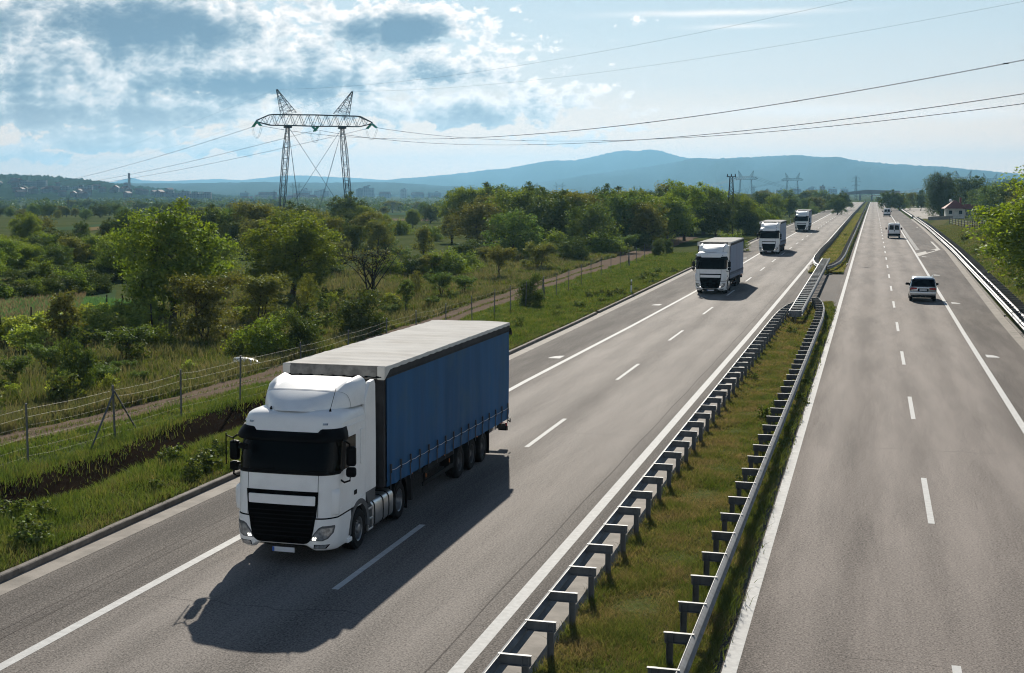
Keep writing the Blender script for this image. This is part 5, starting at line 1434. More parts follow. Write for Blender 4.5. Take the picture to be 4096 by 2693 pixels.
for i, (px, yb, yt) in enumerate([(2310, 510, 432), (2350, 515, 430), (2385, 520, 427), (2420, 522, 424), (2280, 500, 440)]):
    plant_px(('cool', 'darkA', 'olive', 'darkB', 'cool')[i], px, yb, yt, ('rounded green tree of the wood right of the hut', 'dark tree of the wood right of the hut', 'olive tree of the wood behind the acacia', 'tall tree at the right edge behind the acacia', 'low tree between hut and wood')[i])
for i, (px, yb, yt) in enumerate([(2062, 490, 447), (2090, 490, 452), (2115, 488, 447), (2140, 490, 450), (2140, 478, 436)]):
    plant_px(('darkA', 'cool', 'olive', 'darkB', 'poplar')[i], px, yb, yt, ('first dark tree past the toll station', 'second rounded tree left of the willow', 'third olive tree left of the willow', 'dark tree touching the willow on its left', 'poplar peeping over the trees left of the willow')[i], w=.9)
for i, (px, yb, yt) in enumerate([(1762, 540, 488), (1790, 530, 480), (1740, 545, 495), (1800, 515, 455), (1835, 505, 460), (1770, 505, 447), (1870, 495, 462), (1900, 488, 464), (1930, 484, 462)]):
    plant_px(('bush', 'cool', 'darkbush', 'tall', 'darkA', 'darkB', 'cool', 'darkA', 'olive')[i], px, yb, yt, 'green tree ' + ('low beside the third truck', 'above the third truck', 'shrubby and dark, left of the third truck', 'tall behind the third truck', 'dark, left of the last truck', 'darker and farther, above the third truck', 'right above the last truck', 'dark, far up the oncoming side', 'olive, farthest up the oncoming side')[i])
# vine row with stakes and the two clipped hedges behind the field
vine_pts = [(20, 800), (55, 795), (90, 790), (130, 784), (205, 770), (240, 768), (275, 764), (310, 760), (345, 756), (230, 782), (265, 790), (330, 775), (60, 815)]
for i, (px, yb) in enumerate(vine_pts):
    plant_px('vine', px, yb, yb - 58, 'pale green vine of the row in front of the cereal field', 'vine', 'vines in the row', w=1.5)
s0 = None
for i, (px, yb) in enumerate([(3, 800), (70, 785), (132, 785), (355, 776), (250, 748), (282, 746), (335, 745), (420, 742)]):
    p = at(px, yb)
    if s0 is None:
        mb = MB(); mb.tube([(0, 0, -.3), (.02, 0, 1.0), (.0, .02, 1.75)], [.05, .045, .04], 6); s0 = o = mb.build('vine_stake', M_BARK_D)
    else: o = s0.copy(); COL.objects.link(o)
    o.location = p; o.rotation_euler = (random.uniform(-.06, .06), random.uniform(-.06, .06), i)
    tag(o, 'dark wooden stake standing in the vine row', 'stake', 'stakes of the vine row')
k = 0
for row, (xa, ya, xb, yb2, up) in enumerate([(-25, 706, 245, 678, 44), (20, 668, 285, 650, 42), (150, 690, 250, 680, 30)]):
    for i in range(9 if row < 2 else 4):
        t = (i + .5) / (9 if row < 2 else 4); px = xa + (xb - xa) * t; py = ya + (yb2 - ya) * t
        plant_px('darkbush' if (i + row) % 3 else 'bush', px, py, py - up * random.uniform(.85, 1.15), ('dark hedge bush in the front hedge row behind the cereal field', 'dark hedge bush in the rear hedge row behind the cereal field', 'low hedge bush at the end of the cereal field')[row], 'bush', ('front hedge row', 'rear hedge row', 'low hedge')[row], w=1.25)
# shrubs in the scrub between track and belt
SCR = [(905, 640, 600), (930, 612, 575), (960, 640, 596), (1000, 640, 588), (1045, 640, 590), (1085, 630, 592), (900, 590, 555), (1085, 600, 560), (860, 560, 530), (1300, 590, 545), (1410, 592, 548), (1455, 588, 545), (1480, 580, 540), (1120, 610, 575), (1000, 560, 530), (930, 545, 515), (1120, 545, 510), (760, 640, 598), (790, 610, 560), (740, 600, 545), (700, 620, 560)]
for i, (px, yb, yt) in enumerate(SCR):
    plant_px(('bush', 'fruit', 'darkbush', 'juniper', 'bush')[i % 5], px, yb, yt, ('bright green bush in the scrub', 'loose bush in the scrub', 'dark bush in the scrub', 'olive bush in the scrub', 'rounded bush in the scrub')[i % 5] + (' between bare shrub and belt' if px < 1000 else ' below the dense tree belt'), 'bush', 'scrub bushes', w=1.35)
# the dense belt and the woods beyond: many alike, grouped by where they stand
BELTS = [  # px range, foot rows, crown tops above the foot, count, label, kinds
    (1060, 1640, 520, 575, (88, 112), 46, 'tree of the dense green belt left of the convoy', ('darkA', 'cool', 'olive', 'oakB', 'darkB', 'tall')),
    (-40, 300, 600, 655, (58, 84), 26, 'tree of the thicket behind the hedges on the left', ('cool', 'olive', 'oakA', 'darkA', 'oakB')),
    (400, 900, 540, 600, (60, 92), 26, 'tree of the thicket around the feet of the pylon', ('cool', 'olive', 'oakA', 'darkA', 'oakB', 'darkB')),
    (-30, 640, 492, 512, (20, 32), 60, 'tree of the far wood under the wooded hill', ('darkA', 'cool', 'olive', 'darkB')),
    (880, 1660, 486, 502, (20, 30), 55, 'tree of the far wood below the city', ('darkA', 'cool', 'olive', 'darkB')),
    (1640, 1960, 478, 500, (24, 40), 26, 'tree of the far wood along the oncoming side', ('darkA', 'cool', 'olive', 'darkB')),
    (-620, -40, 495, 560, (26, 50), 34, 'tree of the open woodland beyond the left edge of the field', ('darkA', 'cool', 'olive', 'oakB')),
    (2270, 2440, 488, 500, (36, 56), 12, 'tree of the wood on the right behind the hut', ('darkA', 'cool', 'darkB')),
]
for (xa, xb, ya, yb2, (ha, hb), n, lab, kinds) in BELTS:
    for i in range(n):
        px = xa + (xb - xa) * (i + random.uniform(.1, .9)) / n; t = random.random(); py = ya + (yb2 - ya) * t
        if ya > 515 and xa > 1000 and px > 1560 and py > 548: py = 545
        up = random.uniform(ha, hb) * (.75 + .4 * t if ya > 515 else 1)
        o = plant_px(random.choice(kinds), px, py, py - up, lab, 'tree', lab.replace('tree of the', 'trees of the'), w=random.uniform(.95, 1.35))
for i in range(26):
    px = random.uniform(1660, 1990); t = (px - 1660) / 330; py = 545 - 68 * t ** .8 + random.uniform(-4, 4); 
    plant_px(random.choice(('bush', 'darkbush', 'fruit')), px - 6, py, py - 26 * (1 - .62 * t), 'low bush along the outer verge of the oncoming carriageway', 'bush', 'bushes along the outer verge', w=1.3)
for i, (x, y, h) in enumerate([(-3.3, 53, .62), (-4.2, 86, .55), (-2.25 - .6, 46, .5), (-4.6, 64, .5), (-3.0, 41, .45), (-3.0, 60, .5), (-4.4, 260, .6), (-3.6, 215, .5)]):
    plant('weed', x, y, h, 'leafy green weed in the median grass', 'plant', 'weeds in the median')
for i in range(16):
    y = random.uniform(27, 100); plant('weed', random.uniform(-4.8, -2.4) if i % 2 else random.uniform(-3.1, -2.62), y, random.uniform(.22, .5), 'leafy green weed in the median grass', 'plant', 'weeds in the median', w=random.uniform(.8, 1.4))
for i in range(44):
    x = random.uniform(-20.3, -17.6); y = random.uniform(27, 145)
    plant('weed', x, y, random.uniform(.3, .6), 'leafy green weed on the grass verge', 'plant', 'weeds on the verge', w=random.uniform(.8, 1.5))
for i in range(22):
    y = random.uniform(95, 240); x = float(right_edge(y)) + random.uniform(2.2, 5.5)
    plant('weed', x, y, random.uniform(.35, .8), 'green weed on the dry grass bank', 'plant', 'weeds on the bank', w=1.5)

for i in range(70):
    x = random.uniform(-44, -29); y = 44 + 70 * random.random() ** 1.2
    plant(random.choice(('weed', 'weed', 'fruit', 'vine')), x, y, random.uniform(.5, 1.1), 'low leafy herb clump in the rough meadow beyond the track', 'plant', 'herb clumps in the meadow', w=random.uniform(.9, 1.5), name='herb_clump')
# --- woodland too far away to count, as one mass
rng = np.random.default_rng(5)
Cs, Ls = [], []
for k in range(1500):
    d = rng.uniform(800, 2600) ** 1.0; px = rng.uniform(-200, 2700) if k % 3 else rng.uniform(-200, 900)
    x, y = far_at(px, d)
    if -30 < x < 28 and y < 1900: continue
    h = rng.uniform(4.5, 8.5) * (1.0 if rng.random() < .95 else 1.25); w = h * rng.uniform(.6, 1.1); n = 70 if d < 1500 else 45
    u = unit(rng.normal(size=(n, 3))); u[:, 2] = np.abs(u[:, 2]); r = rng.random(n) ** .4
    P = u * r[:, None] * np.array([w * .75, w * .75, h * .62]); P += np.array([x, y, float(ground_z(x, y)) + h * .32])
    Cs.append(P); Ls.append(np.full(n, h * .19))
C = np.concatenate(Cs); L = np.concatenate(Ls)
V, Fc = leaf_quads(C, np.tile([0, 0, .8], (len(C), 1)), L, L * .8, rng)
tag(np_mesh('woodland', V, Fc, L_DARK), 'far wooded plain merging into one dark band before the city', 'woodland', kind='stuff')

# ------------------------------------------------------------------ grass (one mass per area)


def blades(name, n, fx, fy, h, mat, label, wid=.02, lean=.45, keep=None, seed=1, tuft=0.0, fz=ground_z):
    """N upright blades at positions given by functions of (rng, n)"""
    rng = np.random.default_rng(seed)
    y = fy(rng, n); x = fx(rng, n, y)
    if tuft:
        k = rng.integers(0, n, n); pull = rng.random(n) < tuft; c = (k // 9) * 9 % n
        x = np.where(pull, x[c] + rng.normal(size=n) * .09, x); y = np.where(pull, y[c] + rng.normal(size=n) * .09, y)
    if keep is not None:
        m = keep(x, y, rng); x, y = x[m], y[m]
    n = len(x); z = fz(x, y)
    hh = h(x, y, rng); a = rng.random(n) * 6.283
    w = wid * (.6 + .8 * rng.random(n)) * np.clip(np.hypot(x, y) / 45, .8, 4)
    ca, sa = np.cos(a) * w / 2, np.sin(a) * w / 2
    lx, ly = rng.normal(size=n) * lean * hh, rng.normal(size=n) * lean * hh
    b = np.stack([x, y, z], -1)
    V = np.stack([b + np.stack([-ca, -sa, 0 * ca], -1), b + np.stack([ca, sa, 0 * ca], -1), b + np.stack([lx * .35 + ca * .7, ly * .35 + sa * .7, hh * .62], -1), b + np.stack([lx, ly, hh], -1), b + np.stack([lx * .35 - ca * .7, ly * .35 - sa * .7, hh * .62], -1)], 1).reshape(-1, 3)
    i = np.arange(n)[:, None] * 5
    Fq = np.concatenate([i + np.array([[0, 1, 2, 4]])]); Ft = np.concatenate([i + np.array([[4, 2, 3, 3]])])
    # quads for the lower half, a narrow quad for the tip
    V2 = V.reshape(n, 5, 3); tip2 = V2[:, 3] + np.stack([ca * .12, sa * .12, 0 * ca], -1)
    V = np.concatenate([V2, tip2[:, None]], 1).reshape(-1, 3); i = np.arange(n)[:, None] * 6
    Fc = np.concatenate([i + np.array([[0, 1, 2, 4]]), i + np.array([[4, 2, 5, 3]])])
    return tag(np_mesh(name, V, Fc, mat), label, 'grass', kind='stuff')


def ypow(a, b, p=2.2): return lambda rng, n: a + (b - a) * rng.random(n) ** p


def noise2(x, y, s):
    return .5 + .25 * np.sin(x * s * 1.7 + 1.3 * np.sin(y * s * .9)) + .25 * np.sin(y * s * 1.3 + 1.7 * np.sin(x * s * 1.1 + 2))


med_z = lambda x, y: road_z(y) + .05
dug = lambda x, y: np.exp(-((x + 21.55 + .25 * np.sin(y * .43)) / .95) ** 4) * (1 - sstep(y, 58, 64))
blades('verge_grass', 170000, lambda r, n, y: left_edge(y) - .70 - 6.3 * r.random(n), ypow(22, 190, 2.0), lambda x, y, r: (.10 + .20 * noise2(x, y, .9)) * (.5 + .9 * r.random(len(x))), G_VERGE, 'lush green grass on the verge beside the oncoming lanes', .022,
       keep=lambda x, y, r: r.random(len(x)) > dug(x, y) * .97, seed=2, tuft=.35)
blades('verge_grass', 60000, lambda r, n, y: -23.0 - (-(track_x(y) + track_w(y)) - 23.0) * r.random(n), ypow(24, 190, 1.9), lambda x, y, r: (.10 + .20 * noise2(x, y, .8)) * (.5 + .9 * r.random(len(x))), G_VERGE, 'green grass between the wire fence and the farm track', .022, seed=21, tuft=.4)
blades('kerb_grass', 16000, lambda r, n, y: left_edge(y) - .69 - .9 * r.random(n) ** 1.6, ypow(22, 160, 1.8), lambda x, y, r: .05 + .12 * r.random(len(x)), G_DRY, 'short dry grass hanging over the stone kerb', .016, seed=3)
blades('meadow_grass', 150000, lambda r, n, y: track_x(y) - track_w(y) - .2 - 21 * r.random(n) ** 1.35, ypow(36, 210, 1.7), lambda x, y, r: (.20 + .42 * noise2(x, y, .5)) * (.4 + .9 * r.random(len(x))), G_DRY, 'tall half dry meadow grass beyond the farm track', .024, .35, seed=4, tuft=.5,
       keep=lambda x, y, r: noise2(x, y, .22) + .35 * r.random(len(x)) > .30)
blades('meadow_grass', 70000, lambda r, n, y: track_x(y) - track_w(y) - .1 - 14 * r.random(n) ** 1.5, ypow(34, 200, 1.7), lambda x, y, r: (.15 + .35 * noise2(x, y, .7)) * (.4 + .9 * r.random(len(x))), G_VERGE, 'fresh green meadow growth and herbs beyond the farm track', .032, .4, seed=5, tuft=.7,
       keep=lambda x, y, r: noise2(x, y, .31) > .45)
blades('track_grass', 9000, lambda r, n, y: track_x(y) + r.normal(size=n) * .10 + np.where(r.random(n) < .5, 0, track_w(y) * np.sign(r.random(n) - .5)), ypow(36, 160, 1.6), lambda x, y, r: .05 + .14 * r.random(len(x)), G_VERGE, 'sparse grass along the crown and edges of the farm track', .02, seed=6)
blades('straw_grass', 60000, lambda r, n, y: -43.5 - 26 * r.random(n), lambda r, n: 64 + 60 * r.random(n), lambda x, y, r: .25 + .35 * r.random(len(x)), G_STRAW, 'dry straw coloured grass strip beside the vines', .03, .3, seed=7, keep=lambda x, y, r: (np.abs((x + 46) * .88 + (y - 70) * .47) < 5.0))
blades('crop', 70000, lambda r, n, y: -48 - 34 * r.random(n), lambda r, n: 76 + 36 * r.random(n), lambda x, y, r: .30 + .18 * r.random(len(x)), G_CROP, 'green cereal crop standing in the field behind the vines', .035, .22, seed=8, keep=lambda x, y, r: (((x + 50) * .49 + (y - 81) * .87) * 1 < 14) & (((x + 50) * .87 - (y - 81) * .49) < 3) & ((x + 52.5) * .55 + (y - 74) * .83 > 0))
blades('median_grass', 260000, lambda r, n, y: -5.05 + 2.50 * r.random(n), ypow(20, 110, 1.9), lambda x, y, r: (.085 + .10 * noise2(x, y, 1.3)) * (.4 + 1.0 * r.random(len(x))), G_MEDIAN, 'patchy dry and green grass on the near median', .020, .6, fz=med_z, seed=9, tuft=.3)
blades('median_grass', 42000, lambda r, n, y: -2.35 - .85 * r.random(n) ** 1.3, ypow(20, 106, 1.9), lambda x, y, r: .10 + .26 * r.random(len(x)) * noise2(x, y, .9), G_VERGE, 'lush green grass spilling out under the outbound side rail', .020, .5, fz=med_z, seed=10, tuft=.5)
blades('median_grass', 60000, lambda r, n, y: -5.0 + 2.45 * r.random(n), ypow(20, 110, 1.8), lambda x, y, r: .08 + .16 * r.random(len(x)), G_VERGE, 'bright green tufts among the dry grass of the near median', .018, .5, fz=med_z, seed=31, tuft=.6, keep=lambda x, y, r: noise2(x * 1.6 + 3, y * .8, 1.1) > .66)
blades('median_grass', 45000, lambda r, n, y: -5.75 + 3.15 * r.random(n), ypow(148, 520, 1.6), lambda x, y, r: .10 + .16 * r.random(len(x)), G_MEDIAN, 'grass on the far median beyond the crossover', .03, .5, fz=med_z, seed=11)
blades('bank_grass', 90000, lambda r, n, y: right_edge(y) + .9 + 11 * r.random(n), ypow(70, 330, 1.3), lambda x, y, r: (.10 + .22 * noise2(x, y, .6)) * (.5 + .8 * r.random(len(x))), G_DRY, 'dry grass on the bank above the right guard rail', .025, .45, seed=12)
blades('bank_grass', 36000, lambda r, n, y: right_edge(y) + .8 + 4.5 * r.random(n) ** 1.5, ypow(70, 300, 1.3), lambda x, y, r: (.10 + .30 * noise2(x, y, .5)) * (.5 + .8 * r.random(len(x))), G_VERGE, 'greener grass at the foot of the bank behind the guard rail', .025, .45, seed=13, keep=lambda x, y, r: noise2(x, y, .4) > .4)

# things lying in the grass
rk = MB(); bm = bmesh.new(); bmesh.ops.create_icosphere(bm, subdivisions=3, radius=1)
rr = random.Random(3)
for v in bm.verts:
    n = .12 * math.sin(v.co.x * 3 + 1) + .10 * math.sin(v.co.y * 4 + v.co.z * 3); v.co = Vector((v.co.x * 1.0 * (1 + n), v.co.y * .42 * (1 + n), max(v.co.z, -.3) * .26 * (1 + n)))
me = bpy.data.meshes.new('rock'); bm.to_mesh(me); bm.free(); me.materials.append(M_PLATE)
p = at(990, 838); rk = link(bpy.data.objects.new('rock', me)); p = Vector((-28.0, 64.9, float(ground_z(-28, 64.9)) + .12)); rk.location = p; rk.scale = (1.05, 1.3, .9); rk.rotation_euler = (0, .08, -.45)
tag(rk, 'flat pale slab of broken concrete lying below the wide rounded bush', 'rock')
for x, y in [(-21.6, 112), (12.6, 96)]: pass

# ------------------------------------------------------------------ pylons and lines


def lattice(mb, A, B, w0, w1, wm, n, rc=.06, rb=.035, up=None):
    """square lattice member from A to B; widths at both ends and in the middle"""
    A, B = Vector(A), Vector(B); t = (B - A).normalized()
    u = (Vector(up) if up else (Vector((1, 0, 0)) if abs(t.x) < .8 else Vector((0, 0, 1)))); u = (u - t * u.dot(t)).normalized(); v = t.cross(u)
    def wd(q):
        if wm is None: return w0 + (w1 - w0) * q
        return (w0 + (wm - w0) * min(1, q * 4)) if q < .5 else (w1 + (wm - w1) * min(1, (1 - q) * 4))
    C = [[A.lerp(B, k / n) + (u * a + v * b) * wd(k / n) / 2 for a, b in ((1, 1), (-1, 1), (-1, -1), (1, -1))] for k in range(n + 1)]
    for c in range(4): mb.tube([C[k][c] for k in range(n + 1)], rc, 4)
    for k in range(n):
        for c in range(4):
            d = (c + 1) % 4
            a_, b_ = (c, d) if (k + c) % 2 else (d, c); mb.tube([C[k][a_], C[k + 1][b_]], rb, 3, cap=False)
            if k: mb.tube([C[k][c], C[k][d]], rb, 3, cap=False)


ZB, ZT = 26.2, 29.2
PX, PY = -147.5, 391.0
line_rot = math.atan2(.637, .77)


def build_portal():
    o = empty('pylon')
    for s in (-1, 1):
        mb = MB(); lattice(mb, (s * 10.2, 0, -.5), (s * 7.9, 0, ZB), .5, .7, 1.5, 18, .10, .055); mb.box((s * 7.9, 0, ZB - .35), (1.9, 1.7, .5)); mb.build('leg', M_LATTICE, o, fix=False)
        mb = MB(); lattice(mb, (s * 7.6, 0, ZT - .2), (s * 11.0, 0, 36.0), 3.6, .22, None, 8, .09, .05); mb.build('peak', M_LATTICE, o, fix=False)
    mb = MB()
    secs = [(-16.9, 27.2, 27.5, .3), (-12.8, ZB + .05, ZT, 1.8), (-7.9, ZB + .1, ZT, 2.0), (0, ZB, ZT + .1, 2.0), (7.9, ZB + .1, ZT, 2.0), (12.8, ZB + .05, ZT, 1.8), (16.9, 27.2, 27.5, .3)]
    n = 26; P = []
    for k in range(n + 1):
        x = -16.9 + 33.8 * k / n; f = [float(np.interp(x, [q[0] for q in secs], [q[i] for q in secs])) for i in (1, 2, 3)]
        P.append([Vector((x, -f[2] / 2, f[0])), Vector((x, f[2] / 2, f[0])), Vector((x, f[2] / 2, f[1])), Vector((x, -f[2] / 2, f[1]))])
    for c in range(4): mb.tube([p[c] for p in P], .12, 4)
    for k in range(n):
        for c in range(4):
            d = (c + 1) % 4; a, b = (c, d) if k % 2 else (d, c); mb.tube([P[k][a], P[k + 1][b]], .075, 3, cap=False)
            if k % 2 == 0: mb.tube([P[k][c], P[k][d]], .03, 3, cap=False)
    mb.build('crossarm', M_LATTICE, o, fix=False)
    for s in (-1, 1):
        mb = MB(); mb.tube([(s * 7.6, -.3, ZB - .6), (-s * 9.4, -.2, 1.0)], .055, 4); mb.tube([(s * 7.4, .3, ZB - 2.5), (-s * 1.0 + s * 3.5, 6.5, .2)], .045, 4); mb.tube([(s * 7.4, .3, ZB - 2.5), (-s * 1.0 + s * 3.2, 6.6, .2)], .045, 4); mb.build('stay', M_LATTICE, o, fix=False)
    return o


ARMS = (-16.7, 0.0, 16.7)
DIRV = {1: Vector((0, -1, 0)), -1: Vector((0, 1, 0))}     # span towards the motorway / away from it (tower space)


def insulators(o):
    for xa in ARMS:
        za = 27.2 if xa else ZB
        for s in (1, -1):
            xo = xa + (.0 if xa else -.9 * s)
            mb = MB(); d = DIRV[s]
            for e in (-.22, .22):
                prof = []
                for k in range(29): prof += [(k * .13, .06), (k * .13 + .05, .17 if s == 1 or True else .1)]
                a = Vector((xo + e, 0, za)); b = a + d * 3.6 + Vector((0, 0, -1.25))
                n = 36; mb.tube([a.lerp(b, k / n) for k in range(n + 1)], [.20 if k % 2 else .10 for k in range(n + 1)], 6)
            mb.build('insulator', M_INSUL, o, smooth=False, fix=False)
        mb = MB()
        for e in (-.2, .2):
            pts = []
            for k in range(15):
                q = -1 + 2 * k / 14; pts.append((xa + e, -q * 4.4, za - 1.3 - 3.2 * (1 - q * q)))
            mb.tube(pts, .03, 4)
        mb.build('jumper_loop', M_CABLE, o, fix=False)


pyl = build_portal(); insulators(pyl)
pyl.location = (PX, PY, float(ground_z(PX, PY)) - .1); pyl.rotation_euler = (0, 0, line_rot)
tag(pyl, 'large black portal pylon with two leaning legs and green insulators', 'pylon', 'portal pylons')
ML = Matrix.Translation(pyl.location) @ Matrix.Rotation(line_rot, 4, 'Z')
B2 = Vector((63, 137, 0))
pb = copy_tree(pyl); pb.location = B2; tag(pb, 'portal pylon out to the right that carries the lines over the motorway', 'pylon')
MB2 = Matrix.Translation(B2) @ Matrix.Rotation(line_rot, 4, 'Z')
LEFT_END = Vector((-615, 985, 0))
for i, xa in enumerate(ARMS):
    za = 25.95 if xa else 24.95
    for (A, B, sag, lab) in ((ML @ Vector((xa, -3.6, za)), MB2 @ Vector((xa, 3.6, za)), 8.0, 'right of the pylon, crossing over the motorway'),
                             (ML @ Vector((xa, 3.6, za)), LEFT_END + Vector((xa * .45, xa * .3, 9.6)), 4.0, 'left of the pylon, dropping towards the far plain')):
        mb = MB(); nn = Vector((-(B - A).y, (B - A).x, 0)).normalized() * .2
        for e in (-1, 1): mb.tube([A.lerp(B, t) + nn * e + Vector((0, 0, -sag * 4 * t * (1 - t))) for t in np.linspace(0, 1, 40)], .024, 4, cap=False)
        for t in np.linspace(.06, .94, 9): mb.box(A.lerp(B, t) + Vector((0, 0, -sag * 4 * t * (1 - t))), (.5, .5, .09))
        tag(mb.build('power_line', M_CABLE, fix=False), ('twin conductor from the left arm ', 'twin conductor from the middle arm ', 'twin conductor from the right arm ')[i] + lab, 'cable', 'high voltage lines')
for s in (-1, 1):
    for (A, B, sag, lab) in ((ML @ Vector((s * 11, 0, 36)), MB2 @ Vector((s * 11, 0, 36)), 5.0, 'rising to the right over the motorway'), (ML @ Vector((s * 11, 0, 36)), LEFT_END + Vector((s * 5, s * 3, 14.5)), 3.0, 'sloping down to the far left')):
        mb = MB(); mb.tube([A.lerp(B, t) + Vector((0, 0, -sag * 4 * t * (1 - t))) for t in np.linspace(0, 1, 40)], .014, 4, cap=False)
        tag(mb.build('earth_wire', M_CABLE, fix=False), ('thin earth wire from the left peak ' if s < 0 else 'thin earth wire from the right peak ') + lab, 'cable', 'high voltage lines')


def build_mast():
    o = empty('lattice_mast')
    mb = MB(); lattice(mb, (0, 0, -1), (0, 0, 30), 3.6, .5, 2.0, 13, .13, .07); mb.build('mast', M_LATTICE, o, fix=False)
    mb = MB()
    for z, w in ((19, 5.2), (23.5, 6.4), (28, 4.2)):
        for s in (-1, 1): mb.tube([(0, -.5, z), (s * w, 0, z)], .09, 4); mb.tube([(0, .5, z), (s * w, 0, z)], .09, 4); mb.tube([(0, 0, z + 1.6), (s * w, 0, z)], .08, 4); mb.tube([(s * w, 0, z), (s * w, 0, z - 1.7)], .10, 5)
    mb.tube([(-1.2, 0, 30), (-1.6, 0, 31.4), (1.6, 0, 31.4), (1.2, 0, 30)], .09, 4); mb.build('crossarm', M_LATTICE, o, fix=False)
    return o


first = None
for (px, top, dist, lab) in [(637, 428, 1250, 'thin lattice mast standing left of the large pylon'), (1093, 417, 1350, 'lattice mast on the skyline right of the large pylon'), (1474, 419, 1450, 'lattice mast above the belt of trees behind the convoy'), (1989, 410, 1500, 'lattice mast above the toll station'), (1752, 424, 1800, 'lattice mast right behind the far portal pylon'), (158, 444, 780, 'single lattice mast in the wood at the left'), (28, 456, 985, 'short lattice mast with pale crossarm at the left edge')]:
    x, y = far_at(px, dist); h = height_for(top, x, y) + 1.0
    if first is None: first = o = build_mast()
    else: o = copy_tree(first)
    o.location = (x, y, float(ground_z(x, y)) - 1); k = (h + 1) / 31.4; o.scale = (k, k, k); o.rotation_euler = (0, 0, .3 + .12 * (px % 7))
    tag(o, lab, 'pylon', 'lattice masts on the plain')
for (px, top, w, dist, lab) in [(688, 425, 14, 1750, 'small portal pylon seen between the legs of the large one'), (1240, 424, 29, 1900, 'left of two small portal pylons above the tree belt'), (1300, 423, 24, 2050, 'right of two small portal pylons above the tree belt'), (1733, 397, 42, 1150, 'portal pylon on the skyline behind the dark lattice pole'), (1841, 402, 33, 1300, 'portal pylon on the skyline above the last truck'), (2238, 397, 40, 1050, 'portal pylon peeping over the trees right of the willow'), (2300, 403, 28, 1450, 'farther portal pylon at the right edge of the skyline')]:
    x, y = far_at(px, dist); h = height_for(top, x, y) + 1
    o = copy_tree(pyl); k = h / 36.0; o.location = (x, y, -1); o.rotation_euler = (0, 0, YAW * .3 + .2 + (px % 5) * .06)
    o.scale = (k * .8, k, k); tag(o, lab, 'pylon', 'portal pylons')
    for c in list(o.children):
        if c.name.startswith(('jumper', 'insul')): bpy.data.objects.remove(c)
# sagging lines strung between the far pylons
for (pa, ya, da, pb_, yb_, db, n, lab) in [(1240, 428, 1900, 1733, 403, 1150, 3, 'far power lines between the small portal pylons and the skyline one'), (1733, 403, 1150, 2238, 403, 1050, 3, 'far power lines strung over the toll station'), (1841, 408, 1300, 1380, 440, 2300, 2, 'far power lines descending behind the belt of trees'), (637, 434, 1250, 1093, 424, 1350, 2, 'far power lines between the two thin masts')]:
    mb = MB()
    for k in range(n):
        xa_, ya_ = far_at(pa + 10 * k, da); xb_, yb2_ = far_at(pb_ + 10 * k, db)
        A = Vector((xa_, ya_, height_for(ya + 6, xa_, ya_))); B = Vector((xb_, yb2_, height_for(yb_ + 6, xb_, yb2_)))
        mb.tube([A.lerp(B, t) + Vector((0, 0, -14 * 4 * t * (1 - t))) for t in np.linspace(0, 1, 24)], .06, 3, cap=False)
    tag(mb.build('power_line', M_CABLE, fix=False), lab, 'cable', 'high voltage lines')

# dark lattice pole by the oncoming lanes
p = at(1697, 552); h = height_for(411, p.x, p.y)
o = empty('lattice_pole', p); tag(o, 'dark narrow lattice pole with a small capped top beside the tallest roadside tree', 'pole')
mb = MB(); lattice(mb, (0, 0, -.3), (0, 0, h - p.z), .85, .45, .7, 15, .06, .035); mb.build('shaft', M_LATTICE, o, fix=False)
mb = MB(); mb.box((0, 0, h - p.z), (1.5, .3, .12))
for x in (-.62, 0, .62): mb.tube([(x, 0, h - p.z), (x, 0, h - p.z + .45)], .09, 6)
mb.build('crosshead', M_LATTICE, o)

# ------------------------------------------------------------------ hut, toll station and other small buildings
p = at(2219, 508); G0 = p.z
hut = empty('house', (p.x, p.y + 2.2, G0)); tag(hut, 'small white hut with a red hipped roof by the willow', 'house'); hut.rotation_euler = (0, 0, .10)
mb = MB(); mb.box((0, 0, 1.35), (4.5, 4.6, 2.7)); mb.build('wall', M_WALL, hut)
mb = MB(); e = 2.95; mb.add([(-e, -e, 2.62), (e, -e, 2.62), (e, e, 2.62), (-e, e, 2.62), (-.25, 0, 4.75), (.25, 0, 4.75)], [(0, 1, 5, 4), (1, 2, 5), (2, 3, 4, 5), (3, 0, 4), (3, 2, 1, 0)]); rf = mb.build('roof', M_TILE, hut)
mb = MB(); mb.box((1.6, 1.4, 4.6), (.45, .45, 1.6)); mb.box((1.6, 1.4, 5.44), (.6, .6, .1)); mb.build('chimney', M_TILE, rf)
for x in (-1.35, 1.15):
    mb = MB(); mb.box((x, -2.31, 1.65), (.85, .06, .95)); w_ = mb.build('window', M_GREYP, hut)
    mb = MB(); mb.box((x, -2.35, 1.65), (.70, .03, .80)); mb.build('pane', M_GLASS_V, w_)
p2 = at(2262, 503); an = empty('house', (p2.x + 2, p2.y + 14, p2.z)); tag(an, 'low tiled outbuilding half hidden behind the hut', 'house')
mb = MB(); mb.box((0, 0, 1.0), (7, 4, 2.0)); mb.build('wall', M_CITY[2], an)
mb = MB(); mb.prism([(-2.6, 2.0), (2.6, 2.0), (0, 3.4)], 'x', -3.9, 3.9); mb.build('roof', M_TILE, an)
p = at(2208, 507); lp = empty('street_lamp', p); tag(lp, 'globe lamp on a thin dark post in front of the hut', 'lamp post')
mb = MB(); mb.tube([(0, 0, -.2), (0, 0, 4.3)], [.09, .05], 8); mb.build('post', M_LATTICE, lp)
bm = bmesh.new(); bmesh.ops.create_uvsphere(bm, u_segments=16, v_segments=10, radius=.42); me = bpy.data.meshes.new('globe'); bm.to_mesh(me); bm.free(); me.materials.append(M_PLATE); g_ = link(bpy.data.objects.new('globe', me), lp); g_.location = (0, 0, 4.65)
